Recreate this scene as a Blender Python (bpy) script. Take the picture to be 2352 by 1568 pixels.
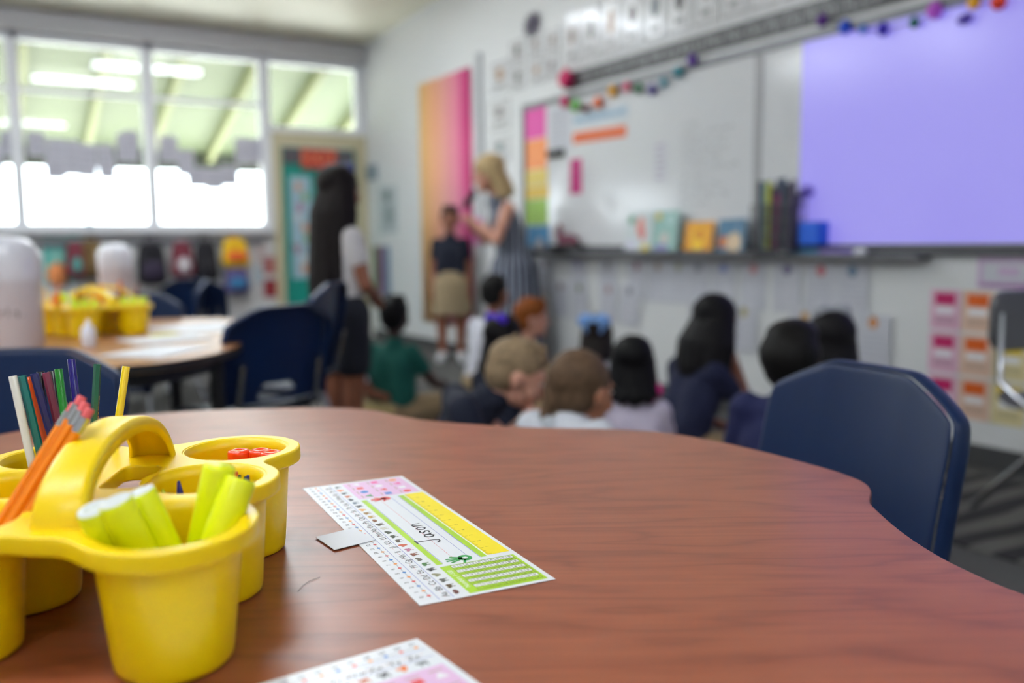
import bpy, math, random
from mathutils import Vector, Matrix, Euler
random.seed(7)
for o in list(bpy.data.objects): bpy.data.objects.remove(o)
COL = bpy.context.scene.collection
SC = bpy.context.scene
# ---------------------------------------------------------------- camera
FPX = 2080.0; PITCH = math.atan(226 / FPX); ROLL = .0105; ZC = 1.02
YAW = math.atan(1256 / (FPX / math.cos(PITCH)))
FW = Vector((math.sin(YAW) * math.cos(PITCH), math.cos(YAW) * math.cos(PITCH), -math.sin(PITCH)))
R0 = Vector((math.cos(YAW), -math.sin(YAW), 0)); U0 = R0.cross(FW)
RT = R0 * math.cos(ROLL) - U0 * math.sin(ROLL); UP = U0 * math.cos(ROLL) + R0 * math.sin(ROLL)
CP = Vector((0, 0, ZC))
cd = bpy.data.cameras.new('camera'); cam = bpy.data.objects.new('camera', cd); COL.objects.link(cam)
cam.matrix_world = Matrix(((RT.x, UP.x, -FW.x, 0), (RT.y, UP.y, -FW.y, 0), (RT.z, UP.z, -FW.z, ZC), (0, 0, 0, 1)))
cd.sensor_width = 36; cd.lens = 36 * FPX / 2352; cd.clip_start = .02; cd.clip_end = 200
cd.dof.use_dof = True; cd.dof.focus_distance = 1.0; cd.dof.aperture_fstop = 2.2; cd.dof.aperture_blades = 0
SC.camera = cam
# ---------------------------------------------------------------- world, exposure
W = bpy.data.worlds.new('world'); SC.world = W; W.use_nodes = True
bg = W.node_tree.nodes['Background']; bg.inputs[0].default_value = (.90, .95, 1, 1); bg.inputs[1].default_value = 10.0
SC.view_settings.view_transform = 'Standard'; SC.view_settings.look = 'None'; SC.view_settings.gamma = 1
SC.view_settings.use_curve_mapping = False; SC.view_settings.exposure = 0.0
XR, YD, ZCEIL = 3.85, 9.54, 3.15          # right wall, window wall, ceiling height at the window wall
LAMP = 35.0
def portal(loc, rot, sx, sy):
    l = bpy.data.lights.new('window_portal', 'AREA'); l.shape = 'RECTANGLE'; l.size = sx; l.size_y = sy
    l.cycles.is_portal = True
    o = bpy.data.objects.new('window_portal', l); COL.objects.link(o); o.location = loc; o.rotation_euler = rot
sl = bpy.data.lights.new('sun', 'SUN'); sl.energy = 50; sl.angle = .01; so = bpy.data.objects.new('sun', sl); COL.objects.link(so); so.rotation_euler = (math.radians(-32), 0, 0)
portal((0, YD + .12, 2.08), (math.radians(-90), 0, 0), 7.6, 1.8)

# ---------------------------------------------------------------- helpers
def ray(x, y): return FW * FPX + RT * (x - 1176) + UP * (784 - y)
def onz(x, y, z): d = ray(x, y); return CP + d * ((z - ZC) / d.z)
def onx(x, y, X=XR): d = ray(x, y); return CP + d * (X / d.x)
def ony(x, y, Y=YD): d = ray(x, y); return CP + d * (Y / d.y)
def atd(x, y, d): return CP + ray(x, y) / FPX * d
def lin(c):
    return tuple((v / 12.92 if v <= .04045 else ((v + .055) / 1.055) ** 2.4) for v in c)
def col(r, g, b): return lin((r / 255, g / 255, b / 255))
MATS = {}
def mat(name, c, rough=.5, metal=0, emit=0, spec=.5, coat=0, trans=0, bump=0, bscale=200, noise=0, nscale=5, sub=0):
    if name in MATS: return MATS[name]
    m = bpy.data.materials.new(name); m.use_nodes = True; nt = m.node_tree; b = nt.nodes['Principled BSDF']
    c4 = (*col(*c), 1)
    b.inputs['Base Color'].default_value = c4; b.inputs['Roughness'].default_value = rough
    b.inputs['Metallic'].default_value = metal; b.inputs['Specular IOR Level'].default_value = spec
    b.inputs['Coat Weight'].default_value = coat; b.inputs['Coat Roughness'].default_value = .12
    b.inputs['Transmission Weight'].default_value = trans
    if sub: b.inputs['Subsurface Weight'].default_value = sub; b.inputs['Subsurface Radius'].default_value = (.02, .012, .006)
    if emit: b.inputs['Emission Color'].default_value = c4; b.inputs['Emission Strength'].default_value = emit
    if noise or bump:
        tc = nt.nodes.new('ShaderNodeTexCoord'); n = nt.nodes.new('ShaderNodeTexNoise')
        nt.links.new(tc.outputs['Object'], n.inputs['Vector']); n.inputs['Detail'].default_value = 4
        if noise:
            n.inputs['Scale'].default_value = nscale
            r = nt.nodes.new('ShaderNodeMapRange'); r.inputs[3].default_value = 1 - noise; r.inputs[4].default_value = 1 + noise
            r.inputs[1].default_value = .3; r.inputs[2].default_value = .7
            nt.links.new(n.outputs['Fac'], r.inputs[0])
            mx = nt.nodes.new('ShaderNodeVectorMath'); mx.operation = 'SCALE'; mx.inputs[0].default_value = c4[:3]
            nt.links.new(r.outputs[0], mx.inputs['Scale']); nt.links.new(mx.outputs[0], b.inputs['Base Color'])
        if bump:
            n2 = nt.nodes.new('ShaderNodeTexNoise'); n2.inputs['Scale'].default_value = bscale
            nt.links.new(tc.outputs['Object'], n2.inputs['Vector'])
            bp = nt.nodes.new('ShaderNodeBump'); bp.inputs['Strength'].default_value = bump; bp.inputs['Distance'].default_value = .002
            nt.links.new(n2.outputs['Fac'], bp.inputs['Height']); nt.links.new(bp.outputs[0], b.inputs['Normal'])
    MATS[name] = m; return m

class MB:
    def __init__(s): s.V = []; s.F = []; s.M = []; s.S = []; s.T = Matrix.Identity(4)
    def add(s, vs, fs, m=0, sm=False):
        k = len(s.V); s.V += [s.T @ Vector(v) for v in vs]
        for f in fs: s.F.append([i + k for i in f]); s.M.append(m); s.S.append(sm)
        return s
    def box(s, c, d, m=0, rot=None):
        vs = [Vector((x * d[0] / 2, y * d[1] / 2, z * d[2] / 2)) for x in (-1, 1) for y in (-1, 1) for z in (-1, 1)]
        if rot: R_ = Euler(rot).to_matrix(); vs = [R_ @ v for v in vs]
        return s.add([v + Vector(c) for v in vs], [(0, 1, 3, 2), (4, 6, 7, 5), (0, 4, 5, 1), (2, 3, 7, 6), (0, 2, 6, 4), (1, 5, 7, 3)], m)
    def bb(s, a, b, m=0):
        return s.box([(a[i] + b[i]) / 2 for i in range(3)], [abs(b[i] - a[i]) for i in range(3)], m)
    def tube(s, pts, r, n=12, m=0, cap=True, flat=(1, 1)):
        pts = [Vector(p) for p in pts]; N = len(pts)
        rs = r if isinstance(r, (list, tuple)) else [r] * N
        vs = []; t0 = (pts[1] - pts[0]).normalized(); a = t0.orthogonal().normalized()
        if abs(t0.z) < .95: a = t0.cross(Vector((0, 0, 1))).normalized()
        for i, p in enumerate(pts):
            t = (pts[min(i + 1, N - 1)] - pts[max(i - 1, 0)]).normalized()
            a = (a - t * a.dot(t)).normalized(); b = t.cross(a)
            for j in range(n):
                th = 2 * math.pi * j / n; vs.append(p + a * math.cos(th) * rs[i] * flat[0] + b * math.sin(th) * rs[i] * flat[1])
        fs = [(i * n + j, i * n + (j + 1) % n, (i + 1) * n + (j + 1) % n, (i + 1) * n + j) for i in range(N - 1) for j in range(n)]
        s.add(vs, fs, m, n > 7)
        if cap: s.add(vs[:n], [tuple(reversed(range(n)))], m); s.add(vs[-n:], [tuple(range(n))], m)
        return s
    def cap(s, a, ra, b, rb, n=12, k=4, m=0):       # tapered capsule
        a = Vector(a); b = Vector(b); t = b - a; L = t.length
        t = t / L if L > 1e-6 else Vector((0, 0, 1))
        P = []; Rr = []
        for i in range(k + 1):
            th = -math.pi / 2 + math.pi / 2 * i / k; P.append(a + t * math.sin(th) * ra); Rr.append(max(math.cos(th) * ra, 1e-4))
        for i in range(k + 1):
            th = math.pi / 2 * i / k; P.append(b + t * math.sin(th) * rb); Rr.append(max(math.cos(th) * rb, 1e-4))
        if L < 1e-6: P = P[:k + 1] + P[k + 2:]; Rr = Rr[:k + 1] + Rr[k + 2:]
        return s.tube(P, Rr, n, m)
    def lathe(s, prof, c=(0, 0, 0), n=32, m=0, sx=1, sy=1, sm=True, rz=0, shear=(0, 0)):
        vs = []
        for r, z in prof:
            for j in range(n):
                th = 2 * math.pi * j / n; x = r * math.cos(th) * sx; y = r * math.sin(th) * sy
                vs.append((c[0] + x * math.cos(rz) - y * math.sin(rz) + shear[0] * z, c[1] + x * math.sin(rz) + y * math.cos(rz) + shear[1] * z, c[2] + z))
        N = len(prof)
        s.add(vs, [(i * n + j, i * n + (j + 1) % n, (i + 1) * n + (j + 1) % n, (i + 1) * n + j) for i in range(N - 1) for j in range(n)], m, sm)
        return s
    def ell(s, c, r, rot=None, m=0, n=20, k=12):
        M_ = Matrix.Translation(Vector(c)) @ (Euler(rot).to_matrix().to_4x4() if rot else Matrix.Identity(4))
        vs = []; 
        for i in range(k + 1):
            ph = math.pi * i / k - math.pi / 2
            for j in range(n):
                th = 2 * math.pi * j / n
                vs.append(M_ @ Vector((r[0] * math.cos(ph) * math.cos(th), r[1] * math.cos(ph) * math.sin(th), r[2] * math.sin(ph))))
        return s.add(vs, [(i * n + j, i * n + (j + 1) % n, (i + 1) * n + (j + 1) % n, (i + 1) * n + j) for i in range(k) for j in range(n)], m, True)
    def prism(s, poly, z0, z1, m=0, side=None):
        n = len(poly); vs = [(x, y, z0) for x, y in poly] + [(x, y, z1) for x, y in poly]
        s.add(vs, [tuple(reversed(range(n))), tuple(range(n, 2 * n))], m)
        return s.add(vs, [(i, (i + 1) % n, n + (i + 1) % n, n + i) for i in range(n)], side if side is not None else m)
    def rect(s, x0, y0, x1, y1, z, m=0, t=.0003):
        return s.bb((x0, y0, z), (x1, y1, z + t), m)
    def rib(s, pts, w, z, m=0, t=.0003):            # a pen stroke lying in the local xy plane
        for i in range(len(pts) - 1):
            a = Vector(pts[i]); b = Vector(pts[i + 1]); d = (b - a)
            if d.length < 1e-7: continue
            d.normalize(); q = Vector((-d.y, d.x)) * w / 2; e = d * w * .3
            s.prism([tuple(a - q - e), tuple(b - q + e), tuple(b + q + e), tuple(a + q - e)], z, z + t, m)
        return s
    def text(s, t, size, M_, m=0, ext=.0002, align='LEFT', shear=0):
        cu = bpy.data.curves.new('t', 'FONT'); cu.body = t; cu.size = size; cu.extrude = ext; cu.align_x = align; cu.align_y = 'CENTER'; cu.shear = shear
        cu.resolution_u = 3
        ob = bpy.data.objects.new('t', cu); me = ob.to_mesh()
        s.add([M_ @ v.co for v in me.vertices], [tuple(p.vertices) for p in me.polygons], m)
        ob.to_mesh_clear(); bpy.data.objects.remove(ob); bpy.data.curves.remove(cu); return s
    def mesh(s, name):
        me = bpy.data.meshes.new(name); me.from_pydata(s.V, [], s.F); me.update()
        me.polygons.foreach_set('material_index', s.M); me.polygons.foreach_set('use_smooth', s.S); return me
    def build(s, name, mats, parent=None, remesh=0, smooth=0, bevel=0, sub=0, solid=0, disp=None, autos=False):
        me = s.mesh(name)
        if not isinstance(mats, (list, tuple)): mats = [mats]
        for m in mats: me.materials.append(m)
        ob = bpy.data.objects.new(name, me); COL.objects.link(ob)
        if remesh or smooth or bevel or sub or solid or disp:
            if remesh:
                md = ob.modifiers.new('r', 'REMESH'); md.mode = 'VOXEL'; md.voxel_size = remesh; md.use_smooth_shade = True
            if smooth: md = ob.modifiers.new('s', 'SMOOTH'); md.factor = .5; md.iterations = smooth
            if solid: md = ob.modifiers.new('so', 'SOLIDIFY'); md.thickness = solid; md.offset = -1
            if disp:
                tx = bpy.data.textures.new('d', 'CLOUDS'); tx.noise_scale = disp[1]
                md = ob.modifiers.new('d', 'DISPLACE'); md.texture = tx; md.strength = disp[0]; md.mid_level = .5
            if bevel: md = ob.modifiers.new('b', 'BEVEL'); md.width = bevel; md.segments = 3; md.limit_method = 'ANGLE'; md.angle_limit = .6
            if sub: md = ob.modifiers.new('su', 'SUBSURF'); md.levels = sub; md.render_levels = sub
            dg = bpy.context.evaluated_depsgraph_get(); dg.update()
            nm = bpy.data.meshes.new_from_object(ob.evaluated_get(dg)); ob.modifiers.clear(); ob.data = nm; nm.name = name
            if remesh or sub: nm.polygons.foreach_set('use_smooth', [True] * len(nm.polygons))
            bpy.data.meshes.remove(me)
        if parent is not None: ob.parent = parent
        return ob

def curve_mesh(mb, loops, ext, bev, M_=Matrix.Identity(4), m=0, res=3):      # filled outline with holes, rounded edges
    cu = bpy.data.curves.new('c', 'CURVE'); cu.dimensions = '2D'; cu.fill_mode = 'BOTH'; cu.extrude = ext; cu.bevel_depth = bev; cu.bevel_resolution = res
    for L_ in loops:
        sp = cu.splines.new('POLY'); sp.points.add(len(L_) - 1); sp.use_cyclic_u = True
        for i, p in enumerate(L_): sp.points[i].co = (p[0], p[1], 0, 1)
    ob = bpy.data.objects.new('c', cu); me = ob.to_mesh()
    vs = [M_ @ v.co for v in me.vertices]; mb.add(vs, [tuple(p.vertices) for p in me.polygons], m, False)
    for i in range(len(mb.S) - len(me.polygons), len(mb.S)):
        mb.S[i] = abs(me.polygons[i - (len(mb.S) - len(me.polygons))].normal.z) < .97
    ob.to_mesh_clear(); bpy.data.objects.remove(ob); bpy.data.curves.remove(cu)

def tag(o, label=None, cat=None, group=None, kind=None):
    if label: o['label'] = label
    if cat: o['category'] = cat
    if group: o['group'] = group
    if kind: o['kind'] = kind
    return o
def empty(name, label, cat, loc=(0, 0, 0), rz=0, group=None):
    o = bpy.data.objects.new(name, None); COL.objects.link(o); o.location = loc; o.rotation_euler = (0, 0, rz); o.empty_display_size = .05
    return tag(o, label, cat, group)
def dup(o, label=None, parent=None):
    c = o.copy(); COL.objects.link(c)
    if parent is not None: c.parent = parent
    for ch in list(o.children): dup(ch, None, c)
    if label: c['label'] = label
    return c
def struct(o): o['kind'] = 'structure'; return o
def MR(Y, z, off=.0): return Matrix(((0, 0, -1, XR - off), (-1, 0, 0, Y), (0, 1, 0, z), (0, 0, 0, 1)))      # a picture frame on the right wall
def MD(X, z, off=.0): return Matrix(((1, 0, 0, X), (0, 0, -1, YD - off), (0, 1, 0, z), (0, 0, 0, 1)))       # ... on the window wall
def rR(x0, y0, x1, y1, X=XR):                        # where a rectangle seen on the right wall stands: centre Y, centre z, width, height
    xm, ym = (x0 + x1) / 2, (y0 + y1) / 2
    a = onx(x0, ym, X).y; b = onx(x1, ym, X).y; t = onx(xm, y0, X).z; u = onx(xm, y1, X).z
    return (a + b) / 2, (t + u) / 2, abs(a - b), abs(t - u)
def rD(x0, y0, x1, y1, Y=YD):
    xm, ym = (x0 + x1) / 2, (y0 + y1) / 2
    a = ony(x0, ym, Y).x; b = ony(x1, ym, Y).x; t = ony(xm, y0, Y).z; u = ony(xm, y1, Y).z
    return (a + b) / 2, (t + u) / 2, abs(a - b), abs(t - u)
def circ(cx, cy, rx, ry=None, n=48, rz=0):
    ry = ry or rx
    return [(cx + rx * math.cos(t) * math.cos(rz) - ry * math.sin(t) * math.sin(rz), cy + rx * math.cos(t) * math.sin(rz) + ry * math.sin(t) * math.cos(rz)) for t in [2 * math.pi * i / n for i in range(n)]]
def rrect(w, h, r, n=6, cx=0, cy=0):
    out = []
    for sx, sy, a0 in ((1, 1, 0), (-1, 1, 90), (-1, -1, 180), (1, -1, 270)):
        for i in range(n + 1):
            a = math.radians(a0 + 90 * i / n); out.append((cx + sx * (w / 2 - r) + r * math.cos(a), cy + sy * (h / 2 - r) + r * math.sin(a)))
    return out
def catmull(P, n=8, closed=True):
    out = []; N = len(P)
    for i in range(N):
        p0, p1, p2, p3 = [Vector(P[(i + k) % N]) for k in (-1, 0, 1, 2)]
        for j in range(n):
            t = j / n
            out.append(tuple(.5 * ((2 * p1) + (p2 - p0) * t + (2 * p0 - 5 * p1 + 4 * p2 - p3) * t * t + (3 * p1 - p0 - 3 * p2 + p3) * t ** 3)))
    return out
# ---------------------------------------------------------------- materials
white_wall = mat('white_wall', (220, 221, 222), .45, bump=.15, bscale=60)
grey_metal = mat('grey_metal', (120, 121, 126), .4, .3)
dark_grey = mat('dark_grey_frame', (82, 82, 88), .45)
black = mat('black', (18, 18, 20), .5)
chrome = mat('chrome', (205, 207, 212), .18, 1)
navy = mat('navy_plastic', (8, 32, 70), .38, spec=.3, bump=.12, bscale=900)
yellow = mat('yellow_plastic', (250, 212, 0), .34, spec=.5, sub=.04)
paper = mat('white_paper', (232, 233, 238), .55)
paper_w = mat('wall_paper_white', (196, 197, 206), .4)
ink = mat('black_ink', (22, 22, 26), .5)

def wood_mat(name, c0, c1, c2, rough=.3, sx=(1.0, 5.5, 1)):
    m = bpy.data.materials.new(name); m.use_nodes = True; nt = m.node_tree; b = nt.nodes['Principled BSDF']; N = nt.nodes.new; Lk = nt.links.new
    tc = N('ShaderNodeTexCoord'); mp = N('ShaderNodeMapping'); mp.inputs['Scale'].default_value = sx; mp.inputs['Rotation'].default_value = (0, 0, -.05)
    Lk(tc.outputs['Object'], mp.inputs['Vector'])
    w = N('ShaderNodeTexNoise'); w.inputs['Scale'].default_value = 1.6; w.inputs['Detail'].default_value = 3; Lk(mp.outputs[0], w.inputs['Vector'])
    # growth rings read from warped contour lines
    mu = N('ShaderNodeMath'); mu.operation = 'MULTIPLY'; mu.inputs[1].default_value = 9; Lk(w.outputs['Fac'], mu.inputs[0])
    fr = N('ShaderNodeMath'); fr.operation = 'PINGPONG'; fr.inputs[1].default_value = .5; Lk(mu.outputs[0], fr.inputs[0])
    r1 = N('ShaderNodeValToRGB'); r1.color_ramp.elements[0].position = 0; r1.color_ramp.elements[0].color = (*col(*c0), 1)
    r1.color_ramp.elements[1].position = .16; r1.color_ramp.elements[1].color = (*col(*c1), 1)
    e = r1.color_ramp.elements.new(.5); e.color = (*col(*c2), 1); Lk(fr.outputs[0], r1.inputs[0])
    mp2 = N('ShaderNodeMapping'); mp2.inputs['Scale'].default_value = (2.2, 90, 1); Lk(tc.outputs['Object'], mp2.inputs['Vector'])
    n2 = N('ShaderNodeTexNoise'); n2.inputs['Scale'].default_value = 2; n2.inputs['Detail'].default_value = 4; Lk(mp2.outputs[0], n2.inputs['Vector'])
    mr = N('ShaderNodeMapRange'); mr.inputs[1].default_value = .3; mr.inputs[2].default_value = .7; mr.inputs[3].default_value = .90; mr.inputs[4].default_value = 1.08; Lk(n2.outputs['Fac'], mr.inputs[0])
    vm = N('ShaderNodeVectorMath'); vm.operation = 'SCALE'; Lk(r1.outputs[0], vm.inputs[0]); Lk(mr.outputs[0], vm.inputs['Scale']); Lk(vm.outputs[0], b.inputs['Base Color'])
    b.inputs['Roughness'].default_value = rough; b.inputs['Specular IOR Level'].default_value = .5
    n3 = N('ShaderNodeTexNoise'); n3.inputs['Scale'].default_value = 1400; Lk(tc.outputs['Object'], n3.inputs['Vector'])
    bp = N('ShaderNodeBump'); bp.inputs['Strength'].default_value = .12; bp.inputs['Distance'].default_value = .0006; Lk(n3.outputs['Fac'], bp.inputs['Height']); Lk(bp.outputs[0], b.inputs['Normal'])
    MATS[name] = m; return m
cherry = wood_mat('cherry_laminate', (128, 67, 43), (143, 77, 51), (151, 84, 56))
maple = wood_mat('oak_laminate', (150, 96, 60), (178, 122, 78), (190, 136, 88))

def glass_mat():
    m = bpy.data.materials.new('window_glass'); m.use_nodes = True; nt = m.node_tree; nt.nodes.clear(); N = nt.nodes.new
    o = N('ShaderNodeOutputMaterial'); mx = N('ShaderNodeMixShader'); f = N('ShaderNodeFresnel'); f.inputs[0].default_value = 1.52
    t = N('ShaderNodeBsdfTransparent'); t.inputs[0].default_value = (.93, .96, .95, 1); g = N('ShaderNodeBsdfGlossy'); g.inputs['Roughness'].default_value = .01
    nt.links.new(f.outputs[0], mx.inputs[0]); nt.links.new(t.outputs[0], mx.inputs[1]); nt.links.new(g.outputs[0], mx.inputs[2]); nt.links.new(mx.outputs[0], o.inputs[0]); return m
glass = glass_mat()

def carpet_mat():
    m = mat('grey_carpet', (78, 77, 76), .95, noise=.18, nscale=60, bump=.8, bscale=500); return m
carpet = carpet_mat()
# ================================================================ THE SETTING
struct(MB().bb((-4.4, -3.4, -.1), (XR + .2, YD + .2, 0)).build('floor', carpet))
cm = mat('cream_ceiling', (240, 236, 216), .5, bump=.1, bscale=30)
b = MB(); zf = ZCEIL + .045 * (YD + 3.4)
b.add([(-4.4, -3.4, zf), (XR + .2, -3.4, zf), (XR + .2, YD + .2, ZCEIL), (-4.4, YD + .2, ZCEIL), (-4.4, -3.4, zf + .15), (XR + .2, -3.4, zf + .15), (XR + .2, YD + .2, ZCEIL + .15), (-4.4, YD + .2, ZCEIL + .15)],
      [(0, 1, 2, 3), (7, 6, 5, 4), (0, 4, 5, 1), (1, 5, 6, 2), (2, 6, 7, 3), (3, 7, 4, 0)])
struct(b.build('ceiling', cm))
struct(MB().bb((XR, -3.4, 0), (XR + .15, YD + .15, 3.8)).build('wall_right', white_wall))
struct(MB().bb((-4.4, -3.4, 0), (-4.25, YD + .15, 3.8)).build('wall_left', white_wall))
struct(MB().bb((-4.25, -3.4, 0), (XR, -3.25, 3.8)).build('wall_front', white_wall))
SILL, HEAD = 1.20, 2.95
DX0, DX1 = 2.90, 3.74
b = MB(); b.bb((-4.25, YD, 0), (DX0 - .07, YD + .12, SILL)); b.bb((-4.25, YD, HEAD), (XR, YD + .12, 3.5)); b.bb((DX1 + .07, YD, 0), (XR, YD + .12, HEAD))
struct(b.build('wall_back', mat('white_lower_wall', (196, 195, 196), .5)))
pm = mat('painted_steel_grey', (222, 223, 228), .45)
struct(MB().bb((-4.25, YD - .16, 2.955), (XR, YD - .001, 3.142)).build('trim_header', mat('header_grey', (172, 171, 174), .5), bevel=.01))
MUL = [-3.0, -1.84, -.68, .475, 1.627, 2.764]
xs = [-4.25] + MUL
for i in range(len(xs) - 1):
    a, c = xs[i], xs[i + 1]
    f = MB(); hw = .05
    f.bb((a + (hw if i else 0), YD - .03, SILL), (c + hw, YD + .10, SILL + .05)); f.bb((a, YD - .03, HEAD - .05), (c + hw, YD + .10, HEAD))
    f.bb((c - hw, YD - .04, SILL + .05), (c + hw, YD + .10, HEAD - .05)); f.bb((a + (hw if i else 0), YD, 2.44), (c - hw, YD + .05, 2.485))
    w = struct(f.build('window_%d' % (i + 1), pm, bevel=.006))
    MB().bb((a + (hw if i else 0), YD + .03, SILL + .05), (c - hw, YD + .036, HEAD - .05)).build('window_glass', glass, w)
f = MB(); f.bb((2.814, YD - .03, 2.20), (XR, YD + .10, 2.26)); f.bb((2.814, YD - .03, HEAD - .05), (XR, YD + .10, HEAD)); f.bb((3.77, YD - .03, 2.26), (XR, YD + .10, HEAD - .05))
w = struct(f.build('window_7', pm, bevel=.006))
MB().bb((2.814, YD + .03, 2.26), (3.77, YD + .036, HEAD - .05)).build('window_glass', glass, w)
struct(MB().bb((-4.25, YD - .10, SILL - .05), (2.8, YD - .001, SILL - .002)).build('trim_sill', pm, bevel=.008))
# door with its frame
dfm = mat('door_frame_cream', (186, 178, 148), .5); teal = mat('teal_door_paint', (0, 136, 124), .45)
f = MB(); f.bb((2.815, YD - .07, 0), (DX0, YD + .12, 2.195)); f.bb((DX1, YD - .07, 0), (XR - .001, YD + .12, 2.195)); f.bb((DX0, YD - .07, 2.06), (DX1, YD + .12, 2.195))
struct(f.build('trim_door_frame', dfm, bevel=.006))
dr = struct(MB().bb((DX0 + .005, YD - .01, .01), (DX1 - .005, YD + .04, 2.055)).build('door_1', teal, bevel=.004))
MB().bb((DX0 + .03, YD - .035, 1.88), (DX1 - .03, YD - .011, 2.04)).build('door_closer_plate', dark_grey, dr, bevel=.004)
h = MB(); h.tube([(DX0 + .08, YD - .012, 1.02), (DX0 + .08, YD - .07, 1.02), (DX0 + .20, YD - .07, 1.02)], .011); h.build('door_handle', chrome, dr)
struct(MB().bb((XR - .015, -3.25, 0), (XR - .001, YD - .2, .10)).build('baseboard_right', mat('base_grey', (66, 66, 68), .6), bevel=.004))
struct(MB().bb((-4.25, YD - .015, 0), (2.8, YD - .001, .10)).build('baseboard_back', MATS['base_grey'], bevel=.004))
# outside: covered walk with sloping green deck, pavement
struct(MB().bb((-12, YD + .2, -.12), (16, 40, -.02)).build('pavement', mat('pale_concrete', (205, 203, 196), .8)))
gm = mat('green_roof_deck', (80, 90, 60), .6); bmm = mat('green_roof_beam', (98, 102, 58), .6)
def zcan(y): return 3.02 - .34 * (y - (YD + .12))
y0, y1 = YD + .13, YD + 2.55
b = MB(); b.add([(-9, y0, zcan(y0)), (9, y0, zcan(y0)), (9, y1, zcan(y1)), (-9, y1, zcan(y1)), (-9, y0, zcan(y0) + .06), (9, y0, zcan(y0) + .06), (9, y1, zcan(y1) + .06), (-9, y1, zcan(y1) + .06)],
      [(0, 1, 2, 3), (7, 6, 5, 4), (0, 4, 5, 1), (1, 5, 6, 2), (2, 6, 7, 3), (3, 7, 4, 0)])
b.bb((-9, y1 - .02, zcan(y1) - .22), (9, y1 + .05, zcan(y1) + .08), 1)
porch = struct(b.build('porch_roof', [gm, mat('olive_fascia', (48, 50, 36), .6)]))
for k in range(14):
    x = -5.2 + k * .72
    bb = MB(); d = .14
    bb.add([(x, y0, zcan(y0)), (x + .07, y0, zcan(y0)), (x + .07, y1 - .05, zcan(y1 - .05)), (x, y1 - .05, zcan(y1 - .05)), (x, y0, zcan(y0) - d), (x + .07, y0, zcan(y0) - d), (x + .07, y1 - .05, zcan(y1 - .05) - d), (x, y1 - .05, zcan(y1 - .05) - d)],
           [(3, 2, 1, 0), (4, 5, 6, 7), (0, 1, 5, 4), (1, 2, 6, 5), (2, 3, 7, 6), (3, 0, 4, 7)])
    bb.build('beam', bmm, porch)
# ceiling lamps
lampm = mat('lamp_diffuser', (238, 246, 255), .5, emit=LAMP)
def lamp(x, y, along_x, label, L=1.25):
    zc_ = ZCEIL + .045 * (YD - y) - .012
    t = empty('ceiling_light', label, 'light', (x, y, zc_), 0 if along_x else math.pi / 2, 'strip lights on the ceiling')
    MB().box((0, 0, -.035), (L, .09, .07)).build('housing', mat('lamp_white', (225, 225, 225), .4), t, bevel=.006)
    MB().box((0, 0, -.088), (L - .04, .22, .03)).build('diffuser', lampm, t, bevel=.005)
for x, y, ax, nm in ((2.04, 7.28, 1, 'white strip light nearest the windows, in front of the whiteboard wall'),
                     (1.52, 5.5, 1, 'white strip light over the seated children'), (-1.3, 7.6, 0, 'white strip light set lengthways over the far tables'),
                     (-1.6, 6.2, 1, 'white strip light over the left ends of the far tables'), (-1.6, 3.9, 1, 'white strip light left of the middle of the ceiling'),
                     (-1.6, 1.6, 1, 'white strip light over the left of the room'), (-.5, .8, 1, 'unseen strip light added above the left side of the clover table'), (-1.6, -1.4, 1, 'rearmost white strip light on the left'), (1.4, -2.5, 1, 'rearmost white strip light on the right')):  # the strip above the clover table is added to keep the caddy lit
    lamp(x, y, ax, nm)
# ================================================================ RIGHT WALL
BT, BB, YL = 2.045, .995, 6.17
t = empty('whiteboard', 'long whiteboard in a grey frame with a tray below, on the right wall', 'whiteboard', (XR, YL, BB))
ti = Matrix.Translation(Vector((XR, YL, BB))).inverted()
wbm = mat('whiteboard_enamel', (222, 223, 226), .14, spec=.5)
def part(b, name, m, par, **k):
    b.V = [ti @ v for v in b.V]; return b.build(name, m, par, **k)
YE = .6
for i, (a, c) in enumerate(((YL - .04, 3.72), (3.665, YE))):
    part(MB().bb((XR - .022, a, BB), (XR - .004, c, BT)), 'board_panel', wbm, t)
part(MB().bb((XR - .03, 3.72, BB), (XR - .004, 3.665, BT)), 'divider', mat('divider_grey', (168, 168, 172), .4), t, bevel=.004)
part(MB().bb((XR - .035, YL, BB - .04), (XR - .003, YL - .04, BT + .03)), 'side_frame', dark_grey, t, bevel=.004)
part(MB().bb((XR - .035, YL, BT), (XR - .003, YE, BT + .045)), 'top_rail', grey_metal, t, bevel=.004)
part(MB().bb((XR - .035, YL - .04, BB - .05), (XR - .003, YE, BB)), 'bottom_frame', dark_grey, t, bevel=.004)
b = MB(); b.bb((XR - .13, 5.95, BB - .068), (XR - .036, 3.60, BB - .05)); b.bb((XR - .135, 5.95, BB - .068), (XR - .125, 3.60, BB - .03)); part(b, 'tray', dark_grey, t, bevel=.003)
# projected picture and its lit box on the board
prm = mat('projected_violet', (154, 143, 250), .2, emit=.72)
prm.node_tree.nodes['Principled BSDF'].inputs['Base Color'].default_value = (.20, .20, .26, 1)

Ys = onx(1845, 330).y
part(MB().bb((XR - .0232, Ys, BB + .004), (XR - .0222, YE + .02, BT - .0)), 'projected_image', prm, t)
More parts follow.
